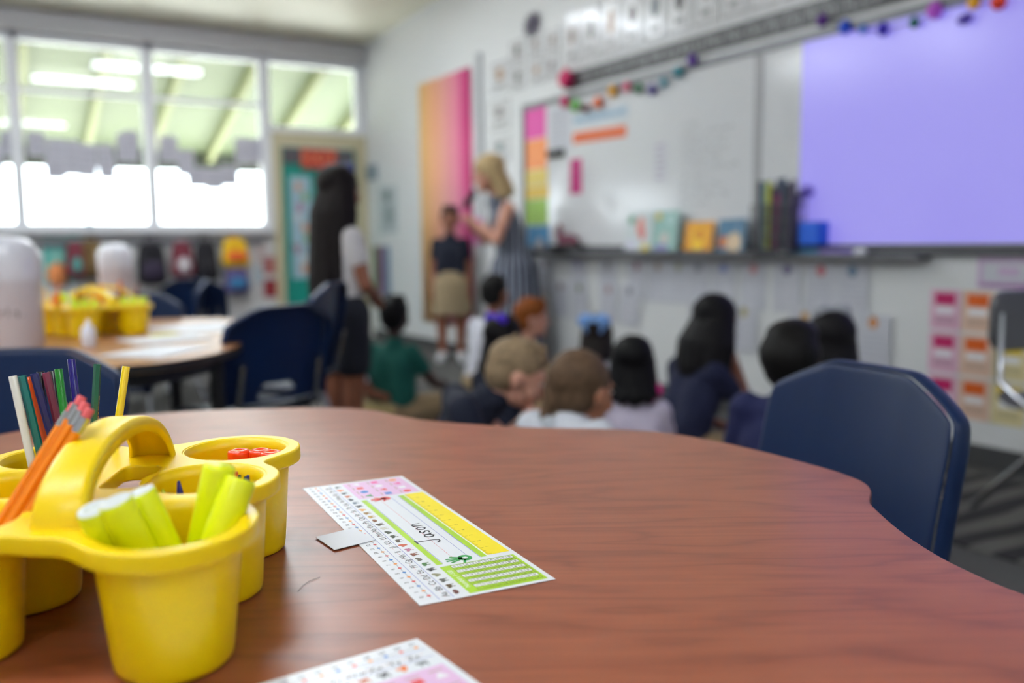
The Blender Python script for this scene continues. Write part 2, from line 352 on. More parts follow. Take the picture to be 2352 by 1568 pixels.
# second, short ledge with its rulers
tr = MB(); a = onx(1768, 590).y; c = onx(2140, 590).y
tr.bb((XR - .10, a, .925), (XR - .004, c, .938)); tr.bb((XR - .105, a, .925), (XR - .097, c, .945))
tag(tr.build('ledge', grey_metal, bevel=.002), 'short grey ledge fixed under the violet part of the whiteboard', 'shelf')
r = empty('pointer_stick', 'blue and violet stick with white ends lying on the short grey ledge', 'stick', (XR - .075, (a + c) / 2, .954))
y0_, y1_ = onx(1800, 585, XR - .075).y, onx(1975, 583, XR - .075).y; yc = (a + c) / 2
b = MB(); b.tube([(0, y0_ - yc - .03, .004), (0, (y0_ + y1_) / 2 - yc, .004)], .015); b.tube([(0, (y0_ + y1_) / 2 - yc, .004), (0, y1_ - yc + .03, .004)], .015, m=1)
b.build('stick', [mat('stick_blue', (52, 120, 165), .4), mat('stick_violet', (122, 105, 175), .4)], r)
for yy in (y0_, y1_): MB().ell((0, yy - yc, .004), (.019, .04, .019)).build('end_cap', paper, r)

def sheet(name, label, cat, M_, w, h, m, group=None, off=.004, t=.0015, extra=None, mats=()):
    """a sheet or panel fixed to a wall; extra(mb, w, h) draws its print"""
    b = MB(); b.bb((-w / 2, -h / 2, 0), (w / 2, h / 2, t))
    if extra: extra(b, w, h, t)
    o = b.build(name, [m] + list(mats)); o.matrix_world = M_ @ Matrix.Translation((0, 0, off)); return tag(o, label, cat, group)
def sR(name, label, cat, px, m, group=None, off=.004, **k):
    Yc, zc, w, h = rR(*px, XR - off); return sheet(name, label, cat, MR(Yc, zc), w, h, m, group, off, **k)
def sD(name, label, cat, px, m, group=None, off=.004, **k):
    Xc, zc, w, h = rD(*px, YD - off); return sheet(name, label, cat, MD(Xc, zc), w, h, m, group, off, **k)
# letter strip above the board: white letters on black
y0_, y1_ = 5.58, 1.2
b = MB(); b.bb((-(y0_ - y1_) / 2, -.06, 0), ((y0_ - y1_) / 2, .06, .002))
s_ = ' '.join(c + c.lower() for c in 'ABCDEFGHIJKLMNOPQRSTUVWXYZ')
b.text(s_, .082, Matrix.Translation((-(y0_ - y1_) / 2 + .05, 0, .0022)) @ Matrix.Diagonal((1.15, 1, 1, 1)), 1)
o = b.build('letter_strip', [mat('strip_black', (46, 46, 48), .35), mat('strip_white', (158, 158, 162), .5)]); o.matrix_world = MR((y0_ + y1_) / 2, 2.185, .003)
tag(o, 'long black strip of white letters above the whiteboard', 'alphabet strip')
ORD = ['first', 'second', 'third', 'fourth', 'fifth', 'sixth', 'seventh', 'eighth', 'ninth', 'tenth', 'eleventh', 'twelfth', 'thirteenth', 'fourteenth', 'fifteenth', 'sixteenth', 'seventeenth', 'eighteenth', 'nineteenth', 'twentieth']
# phonics cards in a row above the strip, and in stacks on its left
def card_art(ci):
    cc = [(110, 84, 70), (70, 66, 60), (150, 110, 70), (90, 70, 80), (60, 80, 90), (40, 36, 36), (120, 100, 90)][ci % 7]
    am = mat('card_art_%d' % (ci % 7), cc, .4)
    def f(b, w, h, t):
        b.bb((-w * .46, -h * .46, t), (w * .46, h * .46, t + .0004), 1); b.bb((-w * .43, -h * .43, t + .0004), (w * .43, h * .43, t + .0008), 2)
        b.prism(circ(0, h * (.08), w * .17, h * (.16 + .03 * (ci % 3)), 14), t + .0008, t + .0012, 3)
        b.bb((-w * .2, -h * .33, t + .0008), (w * .2, -h * .24, t + .0012), 1)
    return f, (mat('card_line', (120, 120, 122), .4), mat('card_white', (214, 214, 216), .25, coat=.3), am)
k = 0
WORDS = ['a', 'e', 'i', 'o', 'u']
ypos = 5.52
while ypos > 1.6:
    f, mm = card_art(k)
    sheet('phonics_card', '%s tall picture card from the left in the row above the letter strip' % ORD[k], 'card', MR(ypos, 2.47), .21, .38, mat('card_white', (214, 214, 216), .25, coat=.3), 'picture cards above the letter strip', extra=f, mats=mm)
    ypos -= .23; k += 1
for n, (px, py) in enumerate([(1188, 120), (1230, 105), (1270, 95), (1190, 180), (1232, 165), (1268, 155)]):
    f, mm = card_art(n + 5)
    pos = ['upper left', 'upper middle', 'upper right', 'lower left', 'lower middle', 'lower right'][n]
    sR('phonics_card', 'small picture card, %s of the six beside the left end of the letter strip' % pos, 'card', (px - 17, py - 28, px + 17, py + 28), MATS['card_white'], 'six small picture cards by the letter strip', extra=f, mats=mm)
for n, (a_, b_, c_, d_) in enumerate([(1126, 140, 1172, 212), (1124, 226, 1172, 300), (1126, 312, 1172, 372)]):
    f, mm = card_art(n + 2)
    sR('picture_card', '%s pale drawing card in the column left of the whiteboard frame' % ('top', 'middle', 'bottom')[n], 'card', (a_, b_, c_, d_), MATS['card_white'], 'drawing cards left of the whiteboard', extra=f, mats=mm)
# dark rosette
Yc, zc, w, h = rR(1205, 35, 1245, 78)
b = MB()
for i in range(12):
    a = i * math.pi / 6; b.ell((w * .28 * math.cos(a), h * .28 * math.sin(a), .012), (w * .24, h * .1, .01), (0, 0, a))
b.ell((0, 0, .02), (w * .2, h * .2, .014)); o = b.build('paper_rosette', mat('rosette', (92, 86, 104), .6)); o.matrix_world = MR(Yc, zc, .002)
tag(o, 'dark violet paper rosette high on the wall left of the cards', 'decoration')
# grey conduit beside the poster
Yc = onx(1105, 300).y
tag(MB().bb((XR - .03, Yc + .035, .1), (XR - .001, Yc - .035, 2.62)).build('wall_channel', mat('channel_grey', (176, 178, 182), .4), bevel=.004), 'pale grey vertical cable channel between the pink poster and the drawing cards', 'channel')
# poster: colour runs from orange to magenta
pm_ = bpy.data.materials.new('poster_print'); pm_.use_nodes = True; nt = pm_.node_tree; bs = nt.nodes['Principled BSDF']
tc = nt.nodes.new('ShaderNodeTexCoord'); sp = nt.nodes.new('ShaderNodeSeparateXYZ'); rp = nt.nodes.new('ShaderNodeValToRGB'); nt.links.new(tc.outputs['Generated'], sp.inputs[0]); nt.links.new(sp.outputs[0], rp.inputs[0])
rp.color_ramp.elements[0].color = (*col(216, 178, 112), 1); rp.color_ramp.elements[1].color = (*col(176, 32, 104), 1); rp.color_ramp.elements[1].position = .97
for p_, c_ in ((.25, (224, 164, 120)), (.5, (216, 150, 142)), (.75, (212, 118, 150)), (.88, (190, 50, 118))): e = rp.color_ramp.elements.new(p_); e.color = (*col(*c_), 1)
nt.links.new(rp.outputs[0], bs.inputs['Base Color']); bs.inputs['Roughness'].default_value = .5
Yc, zc, w, h = rR(968, 172, 1088, 745)
b = MB(); n = 24
vs = [(-w / 2 + w * i / n, yy, .006 + .006 * math.sin(i * 1.1)) for yy in (-h / 2, h / 2) for i in range(n + 1)]
b.add(vs, [(i, i + 1, n + 2 + i, n + 1 + i) for i in range(n)], 0, True)
o = b.build('poster', pm_, solid=.002); o.matrix_world = MR(Yc, zc, .004); tag(o, 'tall paper banner running from orange to magenta behind the standing child in a navy polo', 'banner')
sR('pink_sheet', 'pink sheet of paper low on the wall beside the magenta edge of the banner', 'paper', (1088, 500, 1106, 560), mat('sheet_pink', (222, 120, 190), .5), off=.035)
# coloured sheets column on the board
for n, (a_, b_, c_, d_, c, nm) in enumerate([(1207, 246, 1254, 318, (222, 84, 168), 'magenta pink'), (1209, 320, 1256, 388, (238, 150, 92), 'orange'), (1208, 390, 1258, 426, (224, 200, 108), 'pale yellow'), (1209, 428, 1260, 456, (226, 190, 76), 'deep yellow'), (1210, 458, 1258, 516, (160, 200, 84), 'lime green'), (1212, 518, 1262, 584, (46, 126, 178), 'blue')]):
    sR('coloured_sheet', '%s sheet of paper in the rainbow column at the left end of the whiteboard' % nm, 'paper', (a_, b_, c_, d_), mat('sheet_%d' % n, c, .5), 'rainbow column of sheets', off=.024)
def lines(c, n=8, mar=.1):
    def f(b, w, h, t):
        for i in range(n):
            y = h / 2 - h * (mar + (1 - 2 * mar) * i / (n - 1)); b.bb((-w * .4, y - h * .012, t), (w * random.uniform(.1, .4), y + h * .012, t + .0004), 1)
    return f
sR('printed_sheet', 'white printed sheet beside the magenta sheet on the whiteboard', 'paper', (1262, 248, 1310, 345), paper_w, off=.024, extra=lines(0), mats=(mat('print_grey', (150, 150, 160), .5),))
b = MB(); Yc, zc, w, h = rR(1268, 344, 1303, 362); b.bb((-w / 2, -h / 2, 0), (w / 2, h / 2, .03)); o = b.build('board_eraser', black, bevel=.006); o.matrix_world = MR(Yc, zc, .023); tag(o, 'black magnetic eraser under the white printed sheet on the whiteboard', 'eraser')
def dots(b, w, h, t):
    for i in range(4): b.prism(circ(w * random.uniform(-.15, .15), h * (.36 - .24 * i), w * .3, h * .07, 10), t, t + .0005, 1)
sR('magenta_sign', 'narrow magenta sign with paler blobs, under the eraser on the whiteboard', 'sign', (1310, 365, 1336, 445), mat('sign_magenta', (196, 40, 126), .5), off=.024, extra=dots, mats=(mat('sign_dark', (150, 24, 90), .5),))
def banner(px, m, im, label):
    x0, yl, yr, x1, hh = px; P0 = onx(x0, yl, XR - .026); P1 = onx(x1, yr, XR - .026); ang = math.atan2(P1.z - P0.z, P0.y - P1.y)
    L_ = math.hypot(P1.z - P0.z, P0.y - P1.y); zt = onx((x0 + x1) / 2, (yl + yr) / 2 - hh / 2, XR - .026).z - onx((x0 + x1) / 2, (yl + yr) / 2 + hh / 2, XR - .026).z
    b = MB(); b.bb((-L_ / 2, -zt / 2, 0), (L_ / 2, zt / 2, .002))
    for i in range(16): b.bb((-L_ * .45 + L_ * .9 * i / 16, -zt * .2, .002), (-L_ * .45 + L_ * .9 * (i + .62) / 16, zt * random.uniform(.05, .25), .0025), 1)
    o = b.build('word_banner', [m, im]); o.matrix_world = MR((P0.y + P1.y) / 2, (P0.z + P1.z) / 2, .024) @ Matrix.Rotation(ang, 4, 'Z'); tag(o, label, 'banner', 'word banners on the whiteboard')
banner((1316, 278, 252, 1442, 26), mat('banner_blue', (186, 200, 212), .5), mat('banner_blue_ink', (120, 160, 190), .5), 'pale blue word banner, upper of the two on the whiteboard')
banner((1316, 318, 300, 1438, 26), mat('banner_orange', (226, 112, 62), .5), mat('banner_orange_ink', (200, 84, 36), .5), 'orange word banner, lower of the two on the whiteboard')
# handwriting on the board
b = MB(); Yc, zc, w, h = rR(1570, 270, 1705, 480)
inkm = mat('marker_grey', (138, 138, 142), .5)
for i, L_ in enumerate([.35, .95, .8, .9, .7, 1.0, .55, .75, .85, .5]):
    y = h / 2 - h * i / 10 - .02; x = -w / 2; p = []
    while x < -w / 2 + w * L_:
        p.append((x, y + random.uniform(-.012, .016))); x += .008
        if random.random() < .12: b.rib(p, .0035, 0); p = []; x += .012
    b.rib(p, .0035, 0)
o = b.build('board_writing', inkm); o.matrix_world = MR(Yc, zc, .0225); tag(o, 'list handwritten in grey marker in the middle of the whiteboard', 'writing')
sR('note_sheet', 'narrow white sheet of notes left of the handwritten list on the whiteboard', 'paper', (1504, 325, 1532, 418), mat('note_white', (208, 208, 216), .4), off=.024, extra=lines(0, 6), mats=(mat('note_ink', (150, 120, 150), .5),))
# garland
gc = [('pink', 1300, 182, (208, 36, 102), 20), ('pink', 1297, 235, (206, 44, 110), 12), ('green', 1322, 243, (122, 196, 104), 13), ('maroon', 1346, 248, (120, 44, 58), 9), ('orange', 1373, 236, (240, 112, 52), 12), ('yellow', 1407, 210, (236, 174, 44), 12), ('pink', 1440, 200, (226, 110, 140), 11), ('green', 1467, 204, (62, 128, 84), 11), ('violet', 1498, 206, (78, 62, 150), 11), ('teal', 1524, 190, (90, 160, 180), 10), ('teal', 1558, 166, (36, 140, 156), 12), ('violet', 1591, 138, (86, 34, 150), 13)]
gc2 = [('purple', 1889, 47, (84, 20, 130), 14), ('blue', 1941, 63, (0, 76, 214), 15), ('light blue', 1982, 68, (60, 120, 210), 10), ('indigo', 2028, 68, (50, 30, 190), 14), ('green', 2100, 52, (0, 104, 80), 12), ('magenta', 2147, 25, (204, 90, 224), 18), ('yellow', 2237, 6, (248, 180, 20), 15), ('red', 2294, 4, (240, 60, 20), 18)]
def garland(L_, label):
    Xg = XR - .05; P = [onx(x, y, Xg) for _, x, y, _, _ in L_]; P0 = P[0].copy(); t = empty('garland', label, 'garland', P0)
    b = MB(); b.tube([p - P0 for p in P], .003, 6); b.build('string', mat('string', (60, 60, 66), .6), t)
    for (nm, x, y, c, rr), p in zip(L_, P):
        s_ = rr * .0023 * (p - CP).dot(FW) / 4.4
        b = MB(); b.ell(p - P0, (s_ * .8, s_, s_), n=8, k=6); b.ell(p - P0 + Vector((0, 0, s_ * .9)), (s_ * .3, s_ * .3, s_ * .3), n=8, k=6)
        tag(b.build('lantern', mat('gl_' + nm + str(x), c, .5), t), nm + ' paper lantern')
garland(gc, 'garland of small coloured lanterns along the left top of the whiteboard'); garland(gc2, 'garland of small coloured lanterns along the top of the violet projection')
b = MB(); Yc, zc, w, h = rR(2215, 35, 2250, 58); b.ell((0, 0, 0), (w / 2, h / 2, .03), (0, 0, .3)); o = b.build('magnet', mat('magnet_violet', (92, 74, 178), .5)); o.matrix_world = MR(Yc, zc, .05); tag(o, 'dark violet oval magnet near the top of the violet projection', 'magnet')
# things on the tray
TZ = BB - .05
def book(px, c, art, label, lean=.12, thick=.02):
    Yc, zc, w, h = rR(*px, XR - .085)
    t = empty('picture_book', label, 'book', (XR - .108, Yc, TZ), 0, 'picture books standing on the whiteboard tray')
    b = MB(); b.T = Matrix(((0, 0, -1, 0), (-1, 0, 0, 0), (0, 1, 0, 0), (0, 0, 0, 1))) @ Matrix.Rotation(-lean, 4, 'X')
    b.bb((-w / 2, .002, -thick / 2), (w / 2, h, -thick / 2 + .003)); b.bb((-w / 2, .002, thick / 2 - .003), (w / 2, h, thick / 2)); b.bb((-w / 2, .002, -thick / 2), (-w / 2 + .004, h, thick / 2))
    for i, (x, y, rx, ry, cc) in enumerate(art): b.prism(circ(x * w / 2, h / 2 + y * h / 2, rx * w / 2, ry * h / 2, 14), thick / 2, thick / 2 + .0006 + .0001 * i, 2 + i)
    p = MB(); p.T = b.T; p.bb((-w / 2 + .004, .005, -thick / 2 + .003), (w / 2 - .004, h - .004, thick / 2 - .003))
    b.build('cover', [c, c] + [mat('art_%d_%d_%d' % a[4], a[4], .4) for a in art], t); p.build('pages', paper, t)
book((1442, 502, 1502, 598), mat('bk_white', (208, 216, 218), .35), [(-.6, .6, .25, .2, (88, 150, 120)), (.1, .3, .28, .45, (222, 140, 130)), (.3, -.1, .2, .3, (206, 90, 86)), (.6, -.75, .3, .2, (214, 190, 60)), (-.5, -.6, .4, .35, (214, 214, 230))], 'white picture book with green and pink art, left of the books on the tray')
book((1504, 500, 1560, 598), mat('bk_teal', (150, 190, 184), .35), [(-.6, .75, .25, .18, (216, 188, 64)), (.4, .6, .4, .3, (176, 208, 206)), (0, -.3, .4, .3, (200, 196, 190)), (-.2, -.75, .6, .2, (140, 140, 190))], 'pale teal picture book leaning beside the white one on the tray')
book((1578, 522, 1642, 596), mat('bk_orange', (230, 160, 34), .35), [(.05, .1, .55, .6, (244, 190, 24)), (.1, .2, .3, .3, (216, 130, 20)), (0, -.5, .4, .3, (250, 206, 40))], 'orange and yellow picture book on the tray')
book((1654, 516, 1716, 596), mat('bk_blue', (76, 122, 156), .35), [(-.5, -.3, .45, .35, (190, 110, 60)), (.25, -.35, .55, .6, (224, 200, 168)), (.5, .5, .15, .15, (150, 170, 190))], 'blue picture book with a cream shape on its cover, right of the orange one')
# wire pen basket with many things
Yc, zc, w, h = rR(1742, 395, 1836, 570, XR - .09)
t = empty('pen_basket', 'grey wire basket crammed with markers, hung at the divider of the whiteboard', 'basket', (XR - .1, Yc, TZ + .02))
b = MB()
for i in range(13):
    x = -w / 2 + w * i / 12; b.tube([(.06, x, 0), (.06, x, h * .72)], .0035, 6, flat=(1, 1)); b.tube([(-.05, x * .9, 0), (-.05, x, h * .6)], .0035, 6)
for z in (0, h * .2, h * .4, h * .6): b.tube([(-.05, -w / 2, z), (.06, -w / 2, z), (.06, w / 2, z), (-.05, w / 2, z), (-.05, -w / 2, z)], .004, 6)
b.bb((-.05, -w / 2, 0), (.06, w / 2, .006)); b.build('wire_frame', dark_grey, t)
for i in range(15):
    c = [(92, 84, 104), (60, 56, 66), (70, 90, 110), (150, 40, 90), (76, 72, 92), (204, 208, 60), (120, 150, 170), (54, 50, 60)][i % 8]
    x = -w * .42 + w * .84 * (i % 8) / 7; hh = h * random.uniform(.72, .95); yy = -.02 + .04 * (i // 8)
    t2 = MB(); t2.tube([(yy, x * .85, .008), (yy + .01, x, hh)], .013, 8)
    o = t2.build('marker_pen', mat('bp%d' % (i % 8), c, .5)); o.location = (XR - .1, Yc, TZ + .02)
    tag(o, '%s marker, %s from the left in the %s row of the wire basket' % (['lilac', 'charcoal', 'slate blue', 'pink', 'grey violet', 'yellow-green', 'pale blue', 'dark grey'][i % 8], ORD[i % 8], 'front' if i > 7 else 'back'), 'marker', 'markers in the wire basket')
Yc, zc, w, h = rR(1848, 492, 1894, 545, XR - .07)
b = MB(); b.bb((-.04, -w / 2, 0), (.04, w / 2, .006)); b.bb((-.04, -w / 2, 0), (-.034, w / 2, h)); b.bb((.034, -w / 2, 0), (.04, w / 2, h)); b.bb((-.04, -w / 2, 0), (.04, -w / 2 + .006, h)); b.bb((-.04, w / 2 - .006, 0), (.04, w / 2, h))
b.box((0, 0, h * .55), (.06, w * .8, .01))
o = b.build('projection_tinted_bin', mat('bin_projection_blue', (0, 96, 226), .4), bevel=.003); o.location = (XR - .075, Yc, BB + .0); tag(o, 'open box tinted bright blue as by the projection, on the tray at its left edge', 'box')  # blue light of the projection is put into the box colour
# small magnetic clip above it
b = MB(); Yc, zc, w, h = rR(1846, 425, 1880, 455); b.ell((0, 0, .01), (w / 2, h / 2, .02)); o = b.build('magnet', mat('magnet_lilac', (120, 104, 214), .5)); o.matrix_world = MR(Yc, zc, .022); tag(o, 'lilac round magnet above the projection-tinted box', 'magnet')
# dark basket with pink things at left end of the tray
Yc, zc, w, h = rR(1268, 500, 1334, 585, XR - .09)
t = empty('supply_basket', 'dark basket with a maroon bag in it at the left end of the whiteboard tray', 'basket', (XR - .1, Yc, TZ))
b = MB(); b.lathe([(.001, 0), (.8, 0), (1, .06), (.96, .06), (.76, .01), (.001, .01)], n=20, sx=.06, sy=w / 2); b.build('basket', black, t)
b = MB(); b.ell((0, -w * .1, .085), (.045, w * .36, .05)); b.ell((0, w * .2, .15), (.02, w * .1, .07)); b.build('bag', mat('maroon_cloth', (112, 56, 76), .7), t, remesh=.008)
b = MB(); b.lathe([(.001, 0), (.03, 0), (.034, .05), (.02, .1), (.001, .11)], n=14); o = b.build('glue_bottle', mat('grey_white', (190, 190, 198), .4)); o.location = (XR - .1, onx(1240, 560, XR - .1).y, TZ + .0); tag(o, 'small white bottle on the tray beside the blue sheet', 'bottle')
# worksheets hung under the board
icons = [(1255, 628, (150, 110, 130)), (1330, 626, (120, 116, 160)), (1397, 628, (130, 130, 140)), (1465, 624, (150, 96, 116)), (1512, 622, (150, 130, 120)), (1560, 628, (160, 160, 140)), (1605, 632, (130, 130, 144)), (1664, 636, (106, 116, 180)), (1732, 640, (200, 130, 140)), (1810, 640, (96, 84, 130)), (1887, 644, (190, 96, 106)), (1960, 636, (92, 120, 150)),
         (1290, 672, (130, 110, 110)), (1334, 672, (110, 124, 90)), (1400, 672, (150, 110, 116)), (1450, 678, (110, 110, 130)), (1610, 694, (120, 120, 140)), (1662, 694, (180, 150, 90)), (1712, 704, (160, 150, 96)), (1853, 716, (190, 150, 90)), (1921, 730, (150, 144, 120)), (2010, 738, (196, 130, 70))]
for i, (x, y, c) in enumerate(icons):
    P = onx(x, y); S = .205; hh = .27
    if i < 12: P.z = .86
    else: P.z = .73 - (.12 if x > 1600 else .04)
    def f(b, w, h, t, i=i):
        b.prism(circ(0, h * .36, .028, .03, 14), t, t + .0006, 1)
        for q in range(5): b.bb((-w * .35, h * (.12 - .1 * q), t), (w * .35, h * (.12 - .1 * q) + .006, t + .0005), 2)
    P.z -= hh * .36
    row = 'upper' if i < 12 else 'lower'
    sheet('worksheet', 'worksheet with a round picture, %s from left in the %s row under the whiteboard' % (ORD[i if i < 12 else i - 12], row), 'paper', MR(P.y, P.z), min(.2, S), hh, paper_w, 'worksheets hung under the whiteboard, %s row' % row, off=(.004 if i < 12 else .010) + .0025 * (i % 2), extra=f, mats=(mat('icon_%d_%d_%d' % c, c, .5), mat('worksheet_line', (176, 176, 190), .5)))
# coloured calendar cards at the right, three columns by three rows
CC = [((184, 0, 92), (222, 176, 200), 'magenta'), ((214, 92, 0), (224, 190, 170), 'orange'), ((214, 184, 0), (222, 208, 160), 'yellow')]
for cx in range(3):
    for r_ in range(3):
        c, c2, nm = CC[cx]; Yc = 2.535 - .157 * cx; zc = .695 - .198 * r_
        def f(b, w, h, t):
            b.bb((-w * .34, h * .12, t), (w * .34, h * .42, t + .0006), 1); b.bb((-w * .3, -.1 * h, t), (w * .3, .06 * h, t + .0006), 2); b.bb((-w * .34, -h * .36, t), (w * .34, -.16 * h, t + .0006), 3)
        sheet('pocket_card', '%s-topped card, %s of its column at the right end of the wall' % (nm, ('topmost', 'middle', 'lowest')[r_]), 'card', MR(Yc, zc), .148, .182, mat('pocket_' + nm, c2, .4), 'grid of coloured cards', extra=f, mats=(mat('pocket_s_' + nm, c, .5), paper, mat('pocket_d_' + nm, tuple(int(v * .88) for v in c2), .5)))
def f(b, w, h, t):
    b.bb((-w * .4, -h * .3, t), (w * .4, h * .34, t + .0006), 1); b.bb((-w * .45, -h * .48, t), (w * .45, -h * .36, t + .0006), 2); b.bb((-w * .12, -h * .1, t + .0006), (w * .25, h * .2, t + .001), 0)
sR('framed_sign', 'white sign with a mauve border above the coloured cards', 'sign', (2246, 592, 2375, 662), mat('mauve', (196, 170, 202), .5), extra=f, mats=(paper_w, mat('mauve_dark', (164, 120, 170), .5)))
# far stretch of the right wall: switch, grey notice, coloured folders
b = MB(); Yc, zc, w, h = rR(846, 378, 868, 414); b.bb((-w / 2, -h / 2, 0), (w / 2, h / 2, .03)); o = b.build('wall_box', mat('box_bluegrey', (132, 146, 158), .5), bevel=.006); o.matrix_world = MR(Yc, zc, .001); tag(o, 'small blue-grey box on the wall next to the door', 'box')
def f(b, w, h, t):
    b.prism(circ(-w * .05, h * .3, w * .2, h * .12, 14), t, t + .0006, 1); b.prism(circ(w * .05, -h * .12, w * .28, h * .22, 14), t, t + .0006, 2)
sR('notice', 'pale notice with a grey figure beside the door', 'notice', (872, 428, 912, 535), mat('notice_white', (182, 190, 194), .5), extra=f, mats=(mat('fig_grey', (120, 126, 130), .5), mat('fig_grey2', (150, 158, 162), .5)))
t = empty('folder_rack', 'wall rack of narrow coloured folders beside the door', 'rack', tuple(onx(886, 680)))
Pb = onx(886, 680); Pt = onx(886, 572); hh = Pt.z - Pb.z
MB().bb((-.05, -.26, 0), (-.001, .26, .03)).build('rack', grey_metal, t)
for i, (dx, c, nm) in enumerate(((-2, (120, 140, 100), 'green'), (-1, (100, 70, 80), 'maroon'), (0, (140, 100, 140), 'purple'), (1, (118, 146, 168), 'blue'))):
    o = MB().bb((-.018, -.05, 0), (-.001, .05, hh)).build('folder', mat('folder_' + nm, c, .5), bevel=.003); o.location = (Pb.x - .01, Pb.y - dx * .115, Pb.z + .031)
    tag(o, '%s folder standing in the wall rack beside the door' % nm, 'folder', 'folders in the wall rack')
# ================================================================ WINDOW WALL
# exit sign and poster on the door
Xc, zc, w, h = rD(688, 344, 768, 388)
b = MB(); b.bb((-w / 2, -h / 2, 0), (w / 2, h / 2, .03)); b.text('EXIT', h * .95, Matrix.Translation((0, .0, .031)), 1, .0005, 'CENTER')
o = b.build('exit_sign', [mat('exit_red', (170, 48, 44), .4), mat('exit_letters', (214, 128, 84), .4)]); o.matrix_world = MD(Xc, zc, .038); tag(o, 'red EXIT sign at the top of the teal door', 'sign')
def f(b, w, h, t):
    for i in range(9):
        c = i % 4; b.prism(circ(random.uniform(-.3, .3) * w, h * (.4 - .1 * i), w * .16, h * .05, 10), t, t + .0006, 1 + c)
sD('door_poster', 'pale blue poster with coloured pictures on the teal door', 'poster', (668, 405, 716, 640), mat('poster_blue', (150, 180, 196), .5), off=.012, extra=f, mats=(mat('pd1', (196, 150, 120), .5), mat('pd2', (130, 160, 110), .5), mat('pd3', (170, 120, 150), .5), mat('pd4', (190, 196, 200), .5)))
# papers taped on the window panes
pg = mat('backlit_grey_paper', (196, 195, 206), .7); pg2 = mat('paper_print', (150, 148, 164), .7)
def grid(b, w, h, t):
    for i in range(1, 5): b.bb((-w * .45, -h / 2 + h * i / 5, t), (w * .45, -h / 2 + h * i / 5 + .008, t + .0005), 1)
    for i in range(1, 4): b.bb((-w / 2 + w * i / 4, -h * .45, t), (-w / 2 + w * i / 4 + .006, h * .45, t + .0005), 1)
PP = [(62, 302, 104, 358), (108, 318, 150, 408), (146, 322, 186, 404), (182, 330, 222, 408), (224, 330, 262, 402), (104, 362, 146, 412), (268, 308, 316, 372), (228, 360, 266, 412), (282, 300, 318, 350), (366, 312, 408, 372), (408, 344, 446, 404), (430, 384, 472, 430), (472, 386, 512, 436), (508, 380, 548, 428), (540, 316, 576, 376), (566, 318, 602, 374), (0, 300, 24, 358), (-40, 330, 6, 400)]
PP.sort(key=lambda p: (p[0] > 350, p[0] > 50, p[0])); npane = {}
for i, p in enumerate(PP):
    pane = 'tall pane beside the door' if p[0] > 350 else ('middle tall pane' if p[0] > 50 else 'leftmost visible pane')
    npane[pane] = npane.get(pane, -1) + 1
    sD('window_paper', '%s grey worksheet from the left taped to the %s' % (ORD[npane[pane]], pane), 'paper', p, pg, 'worksheets taped on the %s' % pane, off=-.026 + .002 * (i % 4), t=.001, extra=grid, mats=(pg2,))
b = MB(); P = ony(205, 518, YD - .05); b.tube([(0, 0, 0), (0, 0, .17)], .018, 10); b.ell((0, 0, .18), (.02, .02, .025)); o = b.build('spray_bottle', mat('bluegrey_plastic', (120, 150, 172), .4)); o.location = (P.x, YD - .05, SILL + .0); tag(o, 'thin blue-grey stick standing on the window sill', 'bottle')  # stick on the sill standing for a thin post outdoors
# coat rail with bags
cr = empty('coat_rail', 'long grey rail with hooks fixed below the window sill', 'rail', (.9, YD - .03, 1.06))
MB().bb((-2.4, -.005, -.03), (1.8, .029, .03)).build('rail', grey_metal, cr, bevel=.004)
for i in range(15):
    b = MB(); b.tube([(-2.2 + i * .27, -.005, 0), (-2.2 + i * .27, -.05, -.01), (-2.2 + i * .27, -.055, .02)], .006, 6); b.build('hook', chrome, cr)
def bag(px, c, c2, label, strap=True):
    Xc, zc, w, h = rD(*px, YD - .16); d = .16
    zc -= .0
    t = empty('backpack', label, 'bag', (Xc, YD - .13, zc - h / 2), 0, 'bags hung on the coat rail')
    b = MB(); b.cap((-w * .22, 0, h * .3), .07, (-w * .2, 0, h * .72), .06); b.cap((w * .22, 0, h * .3), .07, (w * .2, 0, h * .72), .06); b.cap((-w * .2, -.01, h * .2), .08, (w * .2, -.01, h * .2), .08); b.cap((-w * .16, 0, h * .78), .06, (w * .16, 0, h * .78), .06)
    b.build('bag_body', mat(c[0], c[1], .8), t, remesh=.014, smooth=2)
    b = MB(); b.ell((0, -.075, h * .34), (w * .34, .04, h * .2)); b.build('front_pocket', mat(c2[0], c2[1], .8), t)
    if strap: b = MB(); b.tube([(-.04, .02, h * .86), (-.03, .05, h * 1.02), (.03, .05, h * 1.02), (.04, .02, h * .86)], .009, 8); b.build('loop', mat(c2[0], c2[1], .8), t)
BK = (('bag_black', (24, 22, 30)), ('bag_purple', (44, 34, 58)), ('bag_maroon', (110, 40, 56)), ('bag_white', (196, 190, 196)), ('bag_olive', (104, 80, 44)), ('bag_yellow', (228, 184, 30)), ('bag_orange', (216, 96, 36)), ('bag_violet', (90, 84, 130)), ('bag_blue', (40, 110, 160)), ('bag_teal', (80, 160, 156)))
D_ = dict(BK); g = lambda n: (n, D_[n])
bag((188, 545, 238, 640), g('bag_olive'), g('bag_olive'), 'olive brown backpack on the coat rail behind the small white dispenser')
bag((310, 545, 388, 660), g('bag_black'), g('bag_purple'), 'large black backpack with a dark purple pocket on the coat rail')
bag((396, 548, 444, 640), g('bag_maroon'), g('bag_white'), 'maroon bag with a pale pocket on the coat rail')
bag((448, 545, 502, 650), g('bag_black'), g('bag_black'), 'plain black backpack right of the maroon bag')
bag((504, 545, 578, 612), g('bag_yellow'), g('bag_orange'), 'yellow lunch bag with an orange pocket on the coat rail')
